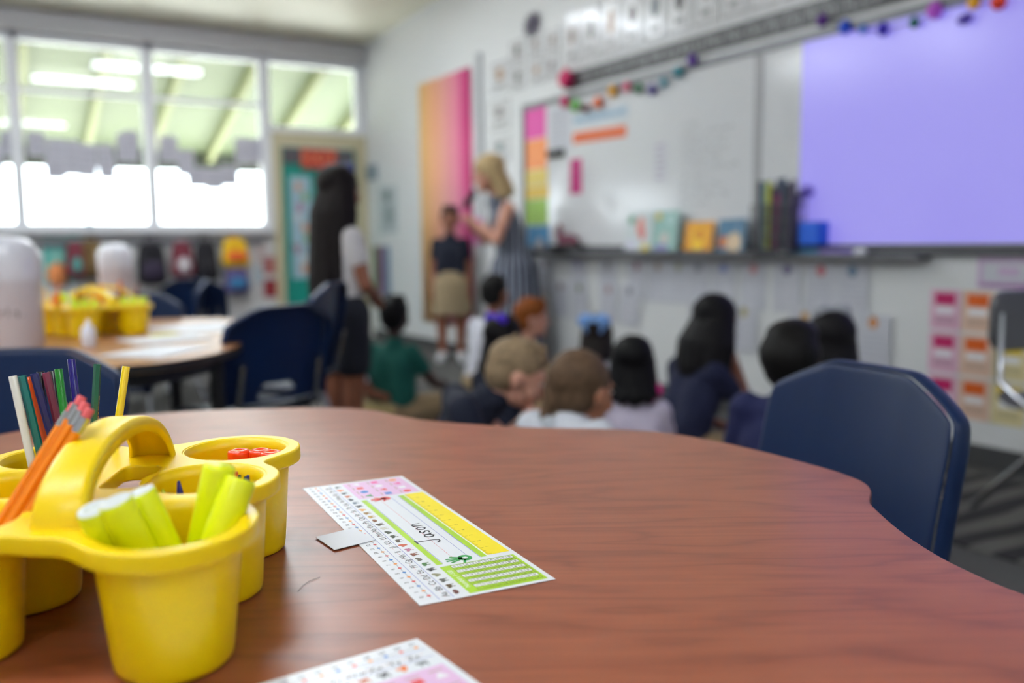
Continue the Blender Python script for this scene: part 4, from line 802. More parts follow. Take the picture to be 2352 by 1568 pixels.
# ================================================================ NAME CARDS
CL, CW = .4525, .142
ANI = [(110, 62, 56), (90, 70, 40), (92, 92, 86), (146, 142, 110), (60, 62, 66), (70, 120, 60), (110, 104, 90), (140, 80, 60), (190, 120, 150), (206, 96, 70), (96, 86, 70), (70, 76, 58), (60, 70, 50), (210, 206, 196), (80, 60, 44), (150, 100, 70), (196, 160, 90), (160, 120, 60), (230, 160, 60), (54, 56, 60), (110, 130, 150), (80, 84, 96), (206, 110, 70), (90, 90, 96), (232, 120, 50), (120, 126, 132)]
def card(name_strokes, z, label, tab=None, thumb=0):
    b = MB(); t = .0006
    # base sheet, very slightly wavy along its long edges
    n = 30; vs = []
    for zz in (0, t):
        for j in (0, 1):
            for i in range(n + 1): vs.append((CL * i / n, CW * j, zz))
    k = n + 1; fs = []
    for i in range(n): fs += [(2 * k + i, 2 * k + i + 1, 3 * k + i + 1, 3 * k + i), (i, k + i, k + i + 1, i + 1), (i, i + 1, 2 * k + i + 1, 2 * k + i), (k + i, 3 * k + i, 3 * k + i + 1, k + i + 1)]
    fs += [(0, 2 * k, 3 * k, k), (n, k + n, 3 * k + n, 2 * k + n)]
    b.add(vs, fs, 0)
    Z = t + .0001; e = .00008
    YEL, LIM, PNK, BLU, BLK, RED, GRN, LILAC, ORA, LINE, WHT = range(1, 12)
    b.rect(.094, .0045, .358, .030, Z, YEL, e)                                    # ruler
    for i in range(97):
        x = .096 + i * .2615 / 96; hgt = .006 if i % 8 == 0 else (.004 if i % 4 == 0 else .0022); b.rect(x, .030 - hgt, x + .0003, .030, Z + e, LINE, e)
    for i in range(11): b.text(str(i + 1), .006, Matrix.Translation((.1185 + i * .0218, .0195, Z + e)), LINE, .00003, 'CENTER')
    b.rect(.091, .032, .356, .039, Z, LIM, e); b.rect(.090, .083, .356, .0895, Z, LIM, e)
    b.rect(.092, .0395, .356, .0400, Z, BLU, e); b.rect(.104, .050, .352, .0504, Z, BLU, e); b.rect(.092, .0820, .356, .0824, Z, BLU, e)
    x = .106
    while x < .345: b.rect(x, .0663, x + .0035, .0667, Z, RED, e); x += .006
    # hands
    def hand(cx, cy, m, up, s=1):
        b.prism(circ(cx, cy, .0085 * s, .0075 * s, 16), Z, Z + 2 * e, m)
        for a_, l_, w_ in ((-.55, .016, .0028), (-.2, .020, .003), (.1, .021, .003), (.4, .019, .0028), (1.15, .014, .003)):
            a2 = a_ + (math.pi / 2 if up else -math.pi / 2); b.rib([(cx, cy), (cx + l_ * s * math.cos(a2), cy + l_ * s * math.sin(a2))], w_ * s, Z, m, 2 * e)
    hand(.097, .055, GRN, True); hand(.352, .058, RED, True, .9)
    b.prism(circ(.097, .055, .003, .003, 10), Z + 2 * e, Z + 3 * e, WHT)
    # numbers grid
    b.rect(.005, .0055, .083, .0895, Z, LIM, e); gx0, gx1, gy0, gy1 = .009, .081, .009, .0785
    b.rect(gx0, gy0, gx1, gy1, Z + e, WHT, e)
    for r_ in range(10):
        if r_ % 2 == 0: b.rect(gx0, gy0 + 0, gx1, gy0, Z, LIM, e)
        ya = gy1 - (gy1 - gy0) * (r_ + 1) / 10
        for q in range(10):
            xa = gx0 + (gx1 - gx0) * q / 10
            if (q % 2) == 0: 
                if r_ == 0: b.rect(xa, gy0, gx0 + (gx1 - gx0) * (q + 1) / 10, gy1, Z + 2 * e, LIM, e)
            b.text(str(r_ * 10 + q + 1), .0040, Matrix.Translation((xa + .0036, ya + .0035, Z + 3.4 * e)), BLK, .00002, 'CENTER')
    for i in range(11):
        x = gx0 + (gx1 - gx0) * i / 10; y = gy0 + (gy1 - gy0) * i / 10
        b.rect(x - .00015, gy0, x + .00015, gy1, Z + 3.2 * e, BLK, e); b.rect(gx0, y - .00015, gx1, y + .00015, Z + 3.2 * e, BLK, e)
    b.text('Numbers 1-100', .0078, Matrix.Translation((.045, .0842, Z + e)), WHT, .00003, 'CENTER')
    # shapes panel
    b.rect(.364, .006, .446, .0895, Z, PNK, e)
    for i in range(4):
        for j in range(3):
            cx, cy = .374 + .0205 * i, .020 + .0265 * j; m = (BLU, RED, ORA, GRN, WHT, BLK, 12, 13)[(i * 3 + j * 5 + 1) % 8]
            sh = (i + j) % 3
            if sh == 0: b.prism(circ(cx, cy, .0055, .0055, 16), Z + e, Z + 2 * e, m)
            elif sh == 1: b.rect(cx - .005, cy - .0045, cx + .005, cy + .0045, Z + e, m, e)
            else: b.prism([(cx - .006, cy - .004), (cx + .006, cy - .004), (cx, cy + .006)], Z + e, Z + 2 * e, m)
            b.rect(cx - .006, cy + .0085, cx + .006, cy + .0095, Z + e, LINE, e)
    # pictures, alphabet, number line
    for i in range(26):
        x = .0155 + i * .01675; m = 14 + i; y = .0985
        b.prism(circ(x, y + .0012, .0042 + .001 * (i % 3 == 0), .0027, 12, .3 * (i % 5)), Z, Z + e, m)
        b.prism(circ(x - .0042, y + .0022, .0019, .0019, 10), Z, Z + e, m)
        if i % 3: b.rect(x - .0035, y - .0045, x - .0022, y, Z, m, e); b.rect(x + .0022, y - .0045, x + .0035, y, Z, m, e)
        L2 = chr(65 + i); b.text(L2 + L2.lower(), .0104, Matrix.Translation((x - .002, .1116, Z)), BLK, .00003, 'CENTER')
        b.rect(x - .0072, .1131, x - .0052, .1134, Z, RED, e); b.rect(x + .0052, .1131, x + .0072, .1134, Z, RED, e)
    for y in (.1062, .1205): b.rect(.004, y, .448, y + .0004, Z, BLU, e)
    b.rect(.012, .1262, .446, .1265, Z, BLK, e)
    for i in range(32):
        x = .0175 + i * .01372; b.prism(circ(x, .12635, .0020, .0020, 12), Z + e, Z + 2 * e, (RED, ORA, 12)[i % 3]); b.text(str(i), .0062, Matrix.Translation((x, .1335, Z)), BLK, .00003, 'CENTER')
    for st in name_strokes: b.rib(st, .0018, Z + e, BLK, e)
    mats = [mat('card_gloss_white', (236, 238, 242), .32, coat=.25), mat('c_yellow', (248, 224, 0), .35), mat('c_lime', (166, 206, 30), .35), mat('c_pink', (232, 190, 224), .35), mat('c_blue', (92, 106, 190), .4), mat('c_black', (24, 24, 30), .4), mat('c_red', (224, 60, 60), .4), mat('c_green', (30, 150, 64), .4), mat('c_lilac', (200, 160, 210), .4), mat('c_orange', (240, 150, 60), .4), mat('c_line', (150, 130, 40), .4), mat('c_white', (240, 240, 240), .4), mat('c_sky', (0, 120, 200), .4), mat('c_magenta', (236, 60, 160), .4)] + [mat('ani_%d' % i, c, .5) for i, c in enumerate(ANI)]
    return b, mats
J = [[(.1625, .0835), (.1735, .0835)], [(.168, .0835), (.1675, .062), (.1645, .0575), (.160, .058), (.1575, .062)]]
a_ = [[(.1875, .066), (.183, .0675), (.179, .064), (.179, .059), (.183, .0565), (.187, .059), (.1885, .066), (.1885, .060), (.191, .0565)]]
s__ = [[(.203, .066), (.1985, .0675), (.1955, .0645), (.1985, .062), (.2015, .060), (.200, .0565), (.1945, .0575)]]
o__ = [[(.212, .067), (.208, .0645), (.2075, .059), (.2115, .0563), (.2155, .0585), (.216, .064), (.212, .067)]]
n__ = [[(.2225, .0675), (.222, .0565)], [(.2222, .062), (.225, .0665), (.2285, .067), (.2305, .064), (.231, .0565)]]
b, mats = card(J + a_ + s__ + o__ + n__, 0, '')
o = b.build('name_card', mats); th = math.atan2(.997, .083); o.location = (.478, .718, .6903); o.rotation_euler = (0, 0, th)
tag(o, 'white printed desk card with Jason handwritten on it, in the middle of the table', 'name card')
b, mats = card([], 0, ''); o2 = b.build('name_card', mats); th2 = math.atan2(.668 - .6595, .305 - .175)
c_, s2 = math.cos(th2), math.sin(th2); o2.location = (.305 - (CL * c_ - CW * s2), .668 - (CL * s2 + CW * c_), .6903); o2.rotation_euler = (0, 0, th2)
tag(o2, 'white printed desk card cut off by the bottom edge of the photo', 'name card')
# loose white strip lying half over the far edge of the name card
pts = [onz(*q, .692) for q in ((725, 1233), (768, 1262), (862, 1239), (812, 1211))]
c0 = sum(pts, Vector()) / len(pts)
b = MB(); b.prism([(p.x - c0.x, p.y - c0.y) for p in pts], 0, .0005); o = b.build('paper_strip', mat('strip_paper', (230, 232, 238), .5)); o.location = (c0.x, c0.y, .6915); tag(o, 'plain white paper strip sticking out from the left edge of the name card', 'paper')
b = MB()
pp = [onz(*q, .6906) for q in ((735, 1325), (712, 1333), (695, 1345), (684, 1358))]; b.tube([p - pp[0] for p in pp], .00022, 5); o = b.build('stray_hair', ink); o.location = pp[0]; tag(o, 'fine dark hair lying on the table between the caddy and the name card', 'hair')
# ================================================================ THINGS ON THE FARTHER TABLES
def on(px, z=.69): return onz(*px, z)
q = on((208, 770)); c2 = dup(cad, 'yellow six-cup caddy on the second table, behind the row of colored pencils'); c2.location = (q.x + .02, q.y + .05, .6905); c2.rotation_euler = (0, 0, .9)
q = atd(188, 690, 4.35); c3 = dup(cad, 'farther yellow caddy, behind the caddy on the second table'); c3.location = (q.x, 4.12, .6905); c3.rotation_euler = (0, 0, 2.0)
def cups(ob):
    return [Matrix.Translation(ob.location) @ Matrix.Rotation(ob.rotation_euler.z, 4, 'Z') @ Vector((cx - CO.x, cy - CO.y, .008)) for (cx, cy), *_ in CUPS]
def filler(ob, where, k0):
    cols = [[('neon yellow highlighter', (214, 236, 20), .0125, .135)] * 3, [('orange pencil', (226, 110, 30), .004, .18), ('white crayon', (214, 206, 206), .004, .15), ('brown pencil', (130, 60, 30), .004, .17)], [('yellow pencil', (240, 190, 20), .004, .17), ('orange marker', (236, 130, 30), .012, .15)]]
    order = sorted(range(6), key=lambda i: cups(ob)[i].dot(R0)); rank = {c: i for i, c in enumerate(order)}
    for ci, P in enumerate(cups(ob)):
        items = cols[(ci + k0) % 3]
        for j, (nm, c, r, L_) in enumerate(items):
            off = R0 * (.026 * (j - (len(items) - 1) / 2)); b = MB(); b.tube([(0, 0, 0), (0, 0, L_ - .003), (0, 0, L_)], [r, r, r * .8], 12)
            o = b.build(nm.split()[-1], mat('fill_' + nm.replace(' ', '_'), c, .35))
            Pb = P + Vector((off.x, off.y, 0)) * .7; Pt = P + Vector((off.x * 1.5 + .006, off.y * 1.5, 0)) + Vector((0, 0, L_)); o.matrix_world = stick_matrix(Pb, Pt)
            side = ['left', 'middle', 'right'][j] if len(items) == 3 else ['left', 'right'][j]
            tag(o, '%s, %s in the %s cup from the left of %s' % (nm, side, ORD[rank[ci]], where), nm.split()[-1], '%ss in %s' % (nm, where))
filler(c2, 'the second-table caddy', 0); filler(c3, 'the farthest caddy', 1)
def dispenser(P, label, txt=None, s=1.0):
    t = empty('domed_dispenser', label, 'dispenser', P); t.scale = (s, s, s)
    b = MB(); b.lathe([(.001, 0), (.094, 0), (.098, .006), (.098, .22), (.1, .225)], n=40)
    if txt:
        for i, c in enumerate(txt):
            a = math.radians(-62 + 13 * i - 50); M_ = Matrix.Rotation(a, 4, 'Z') @ Matrix(((0, 0, 1, .0985), (1, 0, 0, 0), (0, 1, 0, .12), (0, 0, 0, 1))); b.text(c, .04, M_, 1, .0006)
    b.build('canister', [mat('canister_white', (208, 206, 214), .35), ink], t)
    b = MB(); b.lathe([(.101, .222), (.101, .29), (.094, .325), (.076, .352), (.045, .368), (.001, .373)], n=40); b.build('dome_lid', mat('lid_white', (222, 222, 230), .2, coat=.3), t)
P = on((30, 797)); dispenser((P.x, P.y + .0, .6905), 'tall white domed dispenser with black letters at the left edge of the photo', 'rls.')
P = atd(270, 690, 5.15); dispenser((P.x, max(P.y, 5.16), .6905), 'white domed dispenser on the farthest table, in front of the olive backpack', None, .95)
P = on((205, 797)); b = MB(); b.lathe([(.001, 0), (.021, 0), (.023, .003), (.023, .06), (.012, .072), (.009, .074), (.006, .09), (.001, .092)], n=20); o = b.build('glue_bottle', mat('glue_white', (232, 232, 240), .3)); o.location = (P.x, P.y, .6905); tag(o, 'small white glue bottle in front of the caddy on the second table', 'bottle')
for i, (c, rz, w, h, lab) in enumerate([((470, 752), .3, .34, .42, 'large white sheet at the right end of the second table'), ((360, 808), .8, .30, .22, 'white sheet at the near edge of the second table'), ((380, 780), .2, .28, .22, 'white sheet in the middle of the second table')]):
    P = on(c); o = MB().bb((-w / 2, -h / 2, 0), (w / 2, h / 2, .0006)).build('paper_sheet', paper); o.location = (P.x, P.y, .691 + .001 * i); o.rotation_euler = (0, 0, rz); tag(o, lab, 'paper', 'sheets on the second table')
P = on((375, 772)); o = MB().bb((-.05, -.03, 0), (.05, .03, .004)).build('sticky_note', mat('note_yellow', (222, 214, 90), .5)); o.location = (P.x, P.y, .695); o.rotation_euler = (0, 0, .4); tag(o, 'pale yellow note lying on the white sheets of the second table', 'note')
P = on((640, 930), 0.02)
b = MB(); b.bb((-.16, -.11, 0), (.16, .11, .006)); b.bb((-.16, -.11, 0), (-.155, .11, .14)); b.bb((.155, -.11, 0), (.16, .11, .14)); b.bb((-.16, -.11, 0), (.16, -.105, .14)); b.bb((-.16, .105, 0), (.16, .11, .14))
o = b.build('storage_bin', mat('bin_white', (196, 206, 206), .3), bevel=.004); P = atd(630, 900, 4.4); o.location = (P.x, P.y, .001); o.scale = (1, 1, 3.2); o.rotation_euler = (0, 0, -.5); tag(o, 'pale storage bin on the floor seen through the back of the dark chair', 'bin')
# ================================================================ PEOPLE
HEADS = {}
SK = {'dark': (92, 54, 40), 'deep': (58, 36, 30), 'brown': (138, 84, 60), 'tan': (176, 118, 88), 'fair': (206, 150, 128), 'pink': (214, 158, 136)}
def V3(*a): return Vector(a)
def person(label, loc, rz, pose='sit', s=1.0, skin='brown', shirt=(20, 26, 50), bottom=('trousers', (150, 128, 96)), hair=('short', (14, 12, 12)), lean=(0, 0), head=(0, 0, 0), arms=('lap', 'lap'), shoes=(200, 200, 204), bow=None, sleeve=.5, dress=None, hunch=0):
    t = empty('person', label, 'person', (loc[0], loc[1], 0), math.radians(rz)); t.scale = (s, s, s)
    sm_ = mat('skin_' + skin, SK[skin], .5, sub=.15)
    if pose == 'sit':
        P = V3(0, 0, .105); C = V3(lean[0] * .6, lean[1] * .6, .36); N = V3(lean[0], lean[1], .475); 
        hip = [V3(k * .08, .02, .095) for k in (-1, 1)]; kn = [V3(k * .27, .24, .13) for k in (-1, 1)]; an = [V3(-k * .06, .30 + .03 * k, .05) for k in (-1, 1)]; toe = [a + V3(-k * .08, .05, -.01) for a, k in zip(an, (-1, 1))]
    else:
        P = V3(0, 0, .68); C = V3(lean[0] * .6, lean[1] * .6, .92); N = V3(lean[0], lean[1], 1.04)
        hip = [V3(k * .075, 0, .66) for k in (-1, 1)]; kn = [V3(k * .08, .012, .36) for k in (-1, 1)]; an = [V3(k * .075, -.01, .07) for k in (-1, 1)]; toe = [a + V3(k * .02, .12, -.04) for a, k in zip(an, (-1, 1))]
    hp = Euler((math.radians(head[0]), math.radians(head[1]), math.radians(head[2])), 'ZXY' if 0 else 'XYZ').to_matrix()
    H = N + V3(0, .01 + hunch * .6, .035 - hunch) + hp @ V3(0, .012, .105)
    HEADS[t.name] = (H.x, H.y)
    HM = Matrix.Translation(H) @ hp.to_4x4()
    sh = [C + V3(k * .112, 0, .062 + hunch * .6) for k in (-1, 1)]; el, wr = [], []
    for k, a in zip((-1, 1), arms):
        S_ = sh[0 if k < 0 else 1]
        if a == 'lap': e_ = S_ + V3(k * .045, .05, -.19); w_ = V3(k * .07, S_.y + .20, P.z + .06)
        elif a == 'side': e_ = S_ + V3(k * .035, -.01, -.20); w_ = e_ + V3(0, .05, -.19)
        elif a == 'chin': e_ = S_ + V3(k * .02, .16, -.15); w_ = HM @ V3(k * .02, .085, -.115)
        elif a == 'knee': e_ = S_ + V3(k * .08, .09, -.17); w_ = kn[0 if k < 0 else 1] + V3(0, 0, .07)
        elif a == 'back': e_ = S_ + V3(k * .05, -.10, -.18); w_ = S_ + V3(k * .09, -.22, -.36)
        elif a == 'waist': e_ = S_ + V3(k * .05, .03, -.20); w_ = e_ + V3(-k * .05, .075, -.05)
        elif a == 'up': e_ = S_ + V3(k * .04, .08, -.18); w_ = e_ + V3(-k * .09, .11, .10)
        elif a == 'hug': e_ = S_ + V3(k * .06, .15, -.12); w_ = V3(-k * .04, .26, .25)
        el.append(e_); wr.append(w_)
    b = MB()
    b.cap(P + V3(-.04, 0, .02), .076, C + V3(-.04, 0, 0), .07); b.cap(P + V3(.04, 0, .02), .076, C + V3(.04, 0, 0), .07); b.cap(sh[0] + V3(.03, 0, -.005), .042, sh[1] - V3(.03, 0, .005), .042)
    b.cap(C, .06, N, .04); b.cap(N - V3(0, 0, .02), .036, H + hp @ V3(0, -.015, -.03), .038)
    for i, k in enumerate((-1, 1)):
        b.cap(sh[i], .040, el[i], .030); b.cap(el[i], .031, wr[i], .021)
        d = (wr[i] - el[i]).normalized(); sd = d.cross(V3(0, 0, 1)); sd = (sd if sd.length > .1 else V3(1, 0, 0)).normalized(); up = sd.cross(d)
        pc = wr[i] + d * .035; b.cap(wr[i], .020, pc, .022, n=10); b.cap(wr[i] + d * .02 + sd * .012, .014, pc + sd * .014 + d * .008, .012, n=8); b.cap(wr[i] + d * .02 - sd * .012, .014, pc - sd * .014 + d * .008, .012, n=8)
        for f, (o_, L_) in enumerate(((-.021, .034), (-.007, .043), (.007, .041), (.020, .030))):
            a_ = pc + sd * o_ + d * .014; m_ = a_ + d * L_ * .55 - up * .006; b.cap(a_, .0075, m_, .007, n=7, k=2); b.cap(m_, .007, m_ + d * L_ * .4 - up * .016, .0058, n=7, k=2)
        q = wr[i] + d * .02 - sd * k * .022; b.cap(q, .009, q - sd * k * .016 + d * .022, .008, n=7, k=2); b.cap(q - sd * k * .016 + d * .022, .008, q - sd * k * .012 + d * .042 - up * .006, .0065, n=7, k=2)
        b.cap(hip[i], .082, kn[i], .052); b.cap(kn[i], .052, an[i], .034); b.cap(an[i], .034, toe[i], .024)
    b.T = HM
    b.ell((0, -.008, .018), (.070, .086, .080)); b.ell((0, .022, -.040), (.050, .056, .052)); b.ell((0, .03, -.005), (.058, .052, .06))
    b.cap((0, .078, .012), .006, (0, .093, -.016), .010, n=8); b.ell((0, .07, -.078), (.018, .014, .013)); b.ell((0, .074, .024), (.045, .012, .008))
    for k in (-1, 1): b.ell((k * .071, -.004, -.006), (.010, .020, .028), (0, 0, k * .3)); b.ell((k * .036, .052, -.030), (.02, .022, .022))
    b.ell((0, .078, -.046), (.021, .008, .009))
    b.build('body', sm_, t, remesh=.0065, smooth=2)
    for k in (-1, 1):
        e = MB(); e.T = HM; e.ell((k * .028, .0755, .004), (.0105, .006, .0045), n=10, k=6, m=0); e.ell((k * .028, .0798, .004), (.005, .0028, .0045), n=8, k=6, m=1)
        e.build('eye', [mat('eye_white', (220, 216, 210), .3), mat('iris_dark', (30, 22, 18), .2)], t)
    e = MB(); e.T = HM; e.ell((0, .0825, -.0465), (.019, .005, .005), n=12, k=6); e.build('lips', mat('lips_' + skin, tuple(int(a * b_) for a, b_ in zip(SK[skin], (.85, .62, .62))), .5), t)
    st, hc = hair; hm = mat('hair_%d_%d_%d' % hc, hc, .6, spec=.18, noise=.3, nscale=60)
    e = MB(); e.T = HM
    for k in (-1, 1): e.cap((k * .016, .081, .022), .003, (k * .042, .074, .024), .0025, n=6, k=2)
    e.build('eyebrows', hm, t)
    h = MB(); h.T = HM
    h.ell((0, -.020, .036), (.078, .090, .076)); h.ell((0, -.042, .0), (.071, .062, .074))
    if st in ('short', 'fade'):
        h.ell((0, .01, .072), (.060, .066, .038))
        for k in range(26): a = random.uniform(0, 6.28); r_ = random.uniform(0, .05); h.cap((r_ * math.cos(a), -.01 + r_ * math.sin(a), .085), .016, (r_ * 1.2 * math.cos(a), .0 + r_ * 1.3 * math.sin(a), .112), .009, n=6, k=2)
    if st == 'tall':
        h.ell((0, -.005, .085), (.074, .082, .045)); h.ell((0, -.03, .03), (.086, .088, .085)); h.ell((.0, .03, .098), (.058, .05, .032))
    if st == 'curly':
        h.ell((0, -.015, .045), (.088, .096, .088))
        for k in range(60):
            a = random.uniform(0, 6.28); ph = random.uniform(.0, 1.5); h.ell((.08 * math.cos(a) * math.cos(ph), -.02 + .088 * math.sin(a) * math.cos(ph), .045 + .085 * math.sin(ph)), (.014, .014, .014), n=6, k=4)
    if st in ('long', 'vlong', 'bob'):
        L_ = {'long': .28, 'vlong': .60, 'bob': .15}[st]
        h.ell((0, -.018, .04), (.086, .095, .082))
        iv = hp.inverted()
        for k in range(34):
            a = math.pi * (-.08 + 1.16 * k / 33) + math.pi
            x0, y0 = .076 * math.cos(a), .072 * math.sin(a) - .008; wd = 1.35 if st == 'vlong' else (1.45 if st == 'long' else 1.12)
            rr = random.uniform(.013, .02); l2 = L_ * random.uniform(.86, 1.0)
            p0 = V3(x0, y0, .02); p1 = V3(x0 * wd, y0 * wd - .015, -.09); p2 = p1 + iv @ V3(random.uniform(-.015, .015), -.015, -(l2 - .09) * .6); p3 = p2 + iv @ V3(random.uniform(-.02, .02), .01, -(l2 - .09) * .5)
            h.cap(p0, rr, p1, rr, n=8, k=2); h.cap(p1, rr, p2, rr * .9, n=8, k=2); h.cap(p2, rr * .9, p3, rr * .45, n=8, k=2)
    if st == 'braid':
        h.ell((0, -.03, .04), (.082, .09, .08)); iv = hp.inverted(); q = V3(-.045, -.09, .0)
        for k in range(7): q2 = q + iv @ V3(-.004 + .012 * (-1) ** k, -.004, -.034); h.cap(q, .021 - .001 * k, q2, .02 - .001 * k, n=10, k=3); q = q2
        for k in range(9): a = k * .7; h.cap((.03 * math.cos(a), -.02, .105), .012, (.066 * math.cos(a), -.06, .06), .014, n=6, k=2)
    if st == 'tails':
        iv = hp.inverted()
        for k in (-1, 1):
            q = V3(k * .075, -.045, .0); h.ell(q, (.03, .03, .03)); h.cap(q, .024, q + V3(k * .015, -.02, -.12), .012, n=10)
    hairo = h.build('hair', hm, t, remesh=.007, smooth=3 if st != 'curly' else 1, disp=(.006, .012) if st != 'fade' else None)
    if bow:
        q = MB(); q.T = HM @ Matrix.Translation(bow[1]) @ Matrix.Scale(1.45 if bow[0] == (120, 164, 226) else 1, 4)
        for k in (-1, 1): q.ell((k * .035, 0, 0), (.036, .018, .028), (0, k * .3, 0)); q.ell((k * .03, -.005, -.03), (.014, .01, .03), (0, k * .4, 0))
        q.ell((0, 0, 0), (.014, .02, .016)); q.build('hair_bow', mat('bow_%d_%d_%d' % bow[0], bow[0], .6), t, remesh=.006, smooth=1)
    if bow and len(bow) > 2:
        q = MB(); q.T = HM; q.tube([(.09 * math.cos(a), -.005, .03 + .088 * math.sin(a)) for a in [math.pi * i / 14 for i in range(15)]], .007, 8, flat=(1, 1.6)); q.build('headband', mat('bow_%d_%d_%d' % bow[0], bow[0], .6), t)
    # clothes
    cl = mat('cloth_%d_%d_%d' % (dress or shirt), dress or shirt, .85, bump=.4, bscale=300) if not dress else dressm
    c = MB(); lo = .0 if pose == 'sit' else -.03
    c.cap(P + V3(-.045, -.0, lo + .03), .088, C + V3(-.045, 0, 0), .083); c.cap(P + V3(.045, -.0, lo + .03), .088, C + V3(.045, 0, 0), .083); c.cap(sh[0] + V3(.025, 0, -.01), .05, sh[1] - V3(.025, 0, .01), .05); c.cap(C, .078, N - V3(0, 0, .014), .056)
    if hunch: c.cap(N - V3(0, 0, .03), .055, N + V3(0, .03, -.005), .048)
    if sleeve:
        for i in (0, 1): c.cap(sh[i], .050, sh[i].lerp(el[i], sleeve), .045)
    if dress:
        c.lathe([(.001, .76), (.10, .76), (.145, .66), (.155, .55), (.175, .3), (.215, .03), (.20, .02), (.001, .02)], n=30, sx=1.15, sy=.95)
    c.build('dress' if dress else 'shirt', cl, t, remesh=.010, smooth=3, disp=(.012, .09))
    if not dress:
        q = MB(); ax = (N - C).normalized(); q.tube([N - V3(0, 0, .018) + V3(.050 * math.cos(a), .052 * math.sin(a) , .004 * math.sin(a)) for a in [2 * math.pi * i / 20 for i in range(21)]], .009, 8, cap=False, flat=(.7, 1.5)); q.build('collar', cl, t)
        kind, bc = bottom; bmx = mat('cloth_%d_%d_%d' % bc, bc, .85, bump=.4, bscale=300); c = MB()
        c.cap(P + V3(-.04, 0, 0), .098, P + V3(.04, 0, 0), .098)
        if kind == 'skirt' and pose != 'sit': c.lathe([(.001, .75), (.10, .75), (.138, .66), (.15, .40), (.145, .395), (.001, .395)], n=28, sx=1.15, sy=.95)
        else:
            for i in (0, 1):
                f = 1.0 if kind == 'trousers' else .7
                c.cap(hip[i], .094, hip[i].lerp(kn[i], f), .066 if f == 1 else .084)
                if kind == 'trousers': c.cap(kn[i], .066, kn[i].lerp(an[i], .9), .050)
        c.build(kind, bmx, t, remesh=.010, smooth=3, disp=(.010, .07))
    for i in (0, 1):
        c = MB(); d = (toe[i] - an[i]); c.cap(an[i] + V3(0, 0, -.015), .042, toe[i], .036); c.ell(an[i] - d.normalized() * .02 + V3(0, 0, -.02), (.04, .04, .035))
        c.build('shoe', mat('shoe_%d_%d_%d' % shoes, shoes, .5), t, remesh=.008, smooth=1)
    return t
dressm = bpy.data.materials.new('striped_dress'); dressm.use_nodes = True; nt = dressm.node_tree; bs = nt.nodes['Principled BSDF']; bs.inputs['Roughness'].default_value = .8
tc = nt.nodes.new('ShaderNodeTexCoord'); sx_ = nt.nodes.new('ShaderNodeSeparateXYZ'); at_ = nt.nodes.new('ShaderNodeMath'); at_.operation = 'ARCTAN2'; mu_ = nt.nodes.new('ShaderNodeMath'); mu_.operation = 'MULTIPLY'; mu_.inputs[1].default_value = 26
si_ = nt.nodes.new('ShaderNodeMath'); si_.operation = 'SINE'; ab_ = nt.nodes.new('ShaderNodeMath'); ab_.operation = 'MULTIPLY_ADD'; ab_.inputs[1].default_value = .5; ab_.inputs[2].default_value = .5
rp = nt.nodes.new('ShaderNodeValToRGB'); rp.color_ramp.elements[0].color = (*col(34, 42, 62), 1); rp.color_ramp.elements[1].color = (*col(166, 172, 188), 1); rp.color_ramp.elements[0].position = .72; rp.color_ramp.elements[1].position = .86
nt.links.new(tc.outputs['Object'], sx_.inputs[0]); nt.links.new(sx_.outputs[1], at_.inputs[0]); nt.links.new(sx_.outputs[0], at_.inputs[1]); nt.links.new(at_.outputs[0], mu_.inputs[0]); nt.links.new(mu_.outputs[0], si_.inputs[0]); nt.links.new(si_.outputs[0], ab_.inputs[0]); nt.links.new(ab_.outputs[0], rp.inputs[0]); nt.links.new(rp.outputs[0], bs.inputs['Base Color'])
def at(x, y, d): p = atd(x, y, d); return (p.x, p.y)
NAVY = (17, 23, 44); KH = (160, 136, 100); WH = (202, 202, 212)
# -31: facing away from the camera, -121: facing right in the photo, 59: facing left, 149: facing the camera
def put(t, px, d, local):          # slide the person so that the head (local point) stands at the place seen
    p = atd(*px, d); rz = t.rotation_euler.z; s = t.scale[0]; x, y = local[0] * s, local[1] * s
    t.location = (p.x - (x * math.cos(rz) - y * math.sin(rz)), p.y - (x * math.sin(rz) + y * math.cos(rz)), 0)
def kid(px, d, hz, label, **k):
    base = .625 if k.get('pose', 'sit') == 'sit' else 1.19
    p = atd(*px, d); s = k.pop('s', None) or min(1.12, max(.86, p.z / base)); t = person(label, (0, 0), hz, s=s, **k)
    put(t, px, d, HEADS[t.name]); return t
kid((908, 722), 5.0, -50, 'seated child with short black hair in a green polo, back to the camera', skin='deep', shirt=(0, 80, 72), hair=('short', (12, 10, 11)), lean=(0, .03), arms=('side', 'knee'))
kid((1138, 680), 6.0, -70, 'seated child with short dark hair in a white shirt, nearest the striped dress', skin='brown', shirt=WH, hair=('short', (20, 18, 17)), lean=(0, .08), arms=('lap', 'back'), s=1.12)
kid((1160, 775), 4.0, -75, 'seated child with dark hair and a purple bow, behind the blond boy', skin='brown', shirt=NAVY, hair=('bob', (18, 14, 16)), bow=((64, 16, 190), (-.0, -.06, .10)), lean=(0, .06))
kid((1222, 728), 4.9, -110, 'seated child with red hair and a white shirt, in profile', skin='fair', shirt=WH, hair=('short', (134, 72, 26)), lean=(0, .05), head=(-6, 0, -10))
kid((1372, 762), 4.75, -50, 'seated child with a big light blue bow and a white shirt', skin='dark', shirt=WH, hair=('bob', (34, 28, 26)), bow=((120, 164, 226), (0, -.08, .085)), lean=(0, .05))
kid((1452, 818), 3.4, -31, 'small seated child with black hair and pink ties, in a white top', skin='brown', shirt=(206, 196, 216), hair=('bob', (10, 9, 11)), lean=(0, .03), s=.92, bottom=('trousers', (168, 150, 110)), bow=((206, 20, 130), (.05, -.05, -.10)))
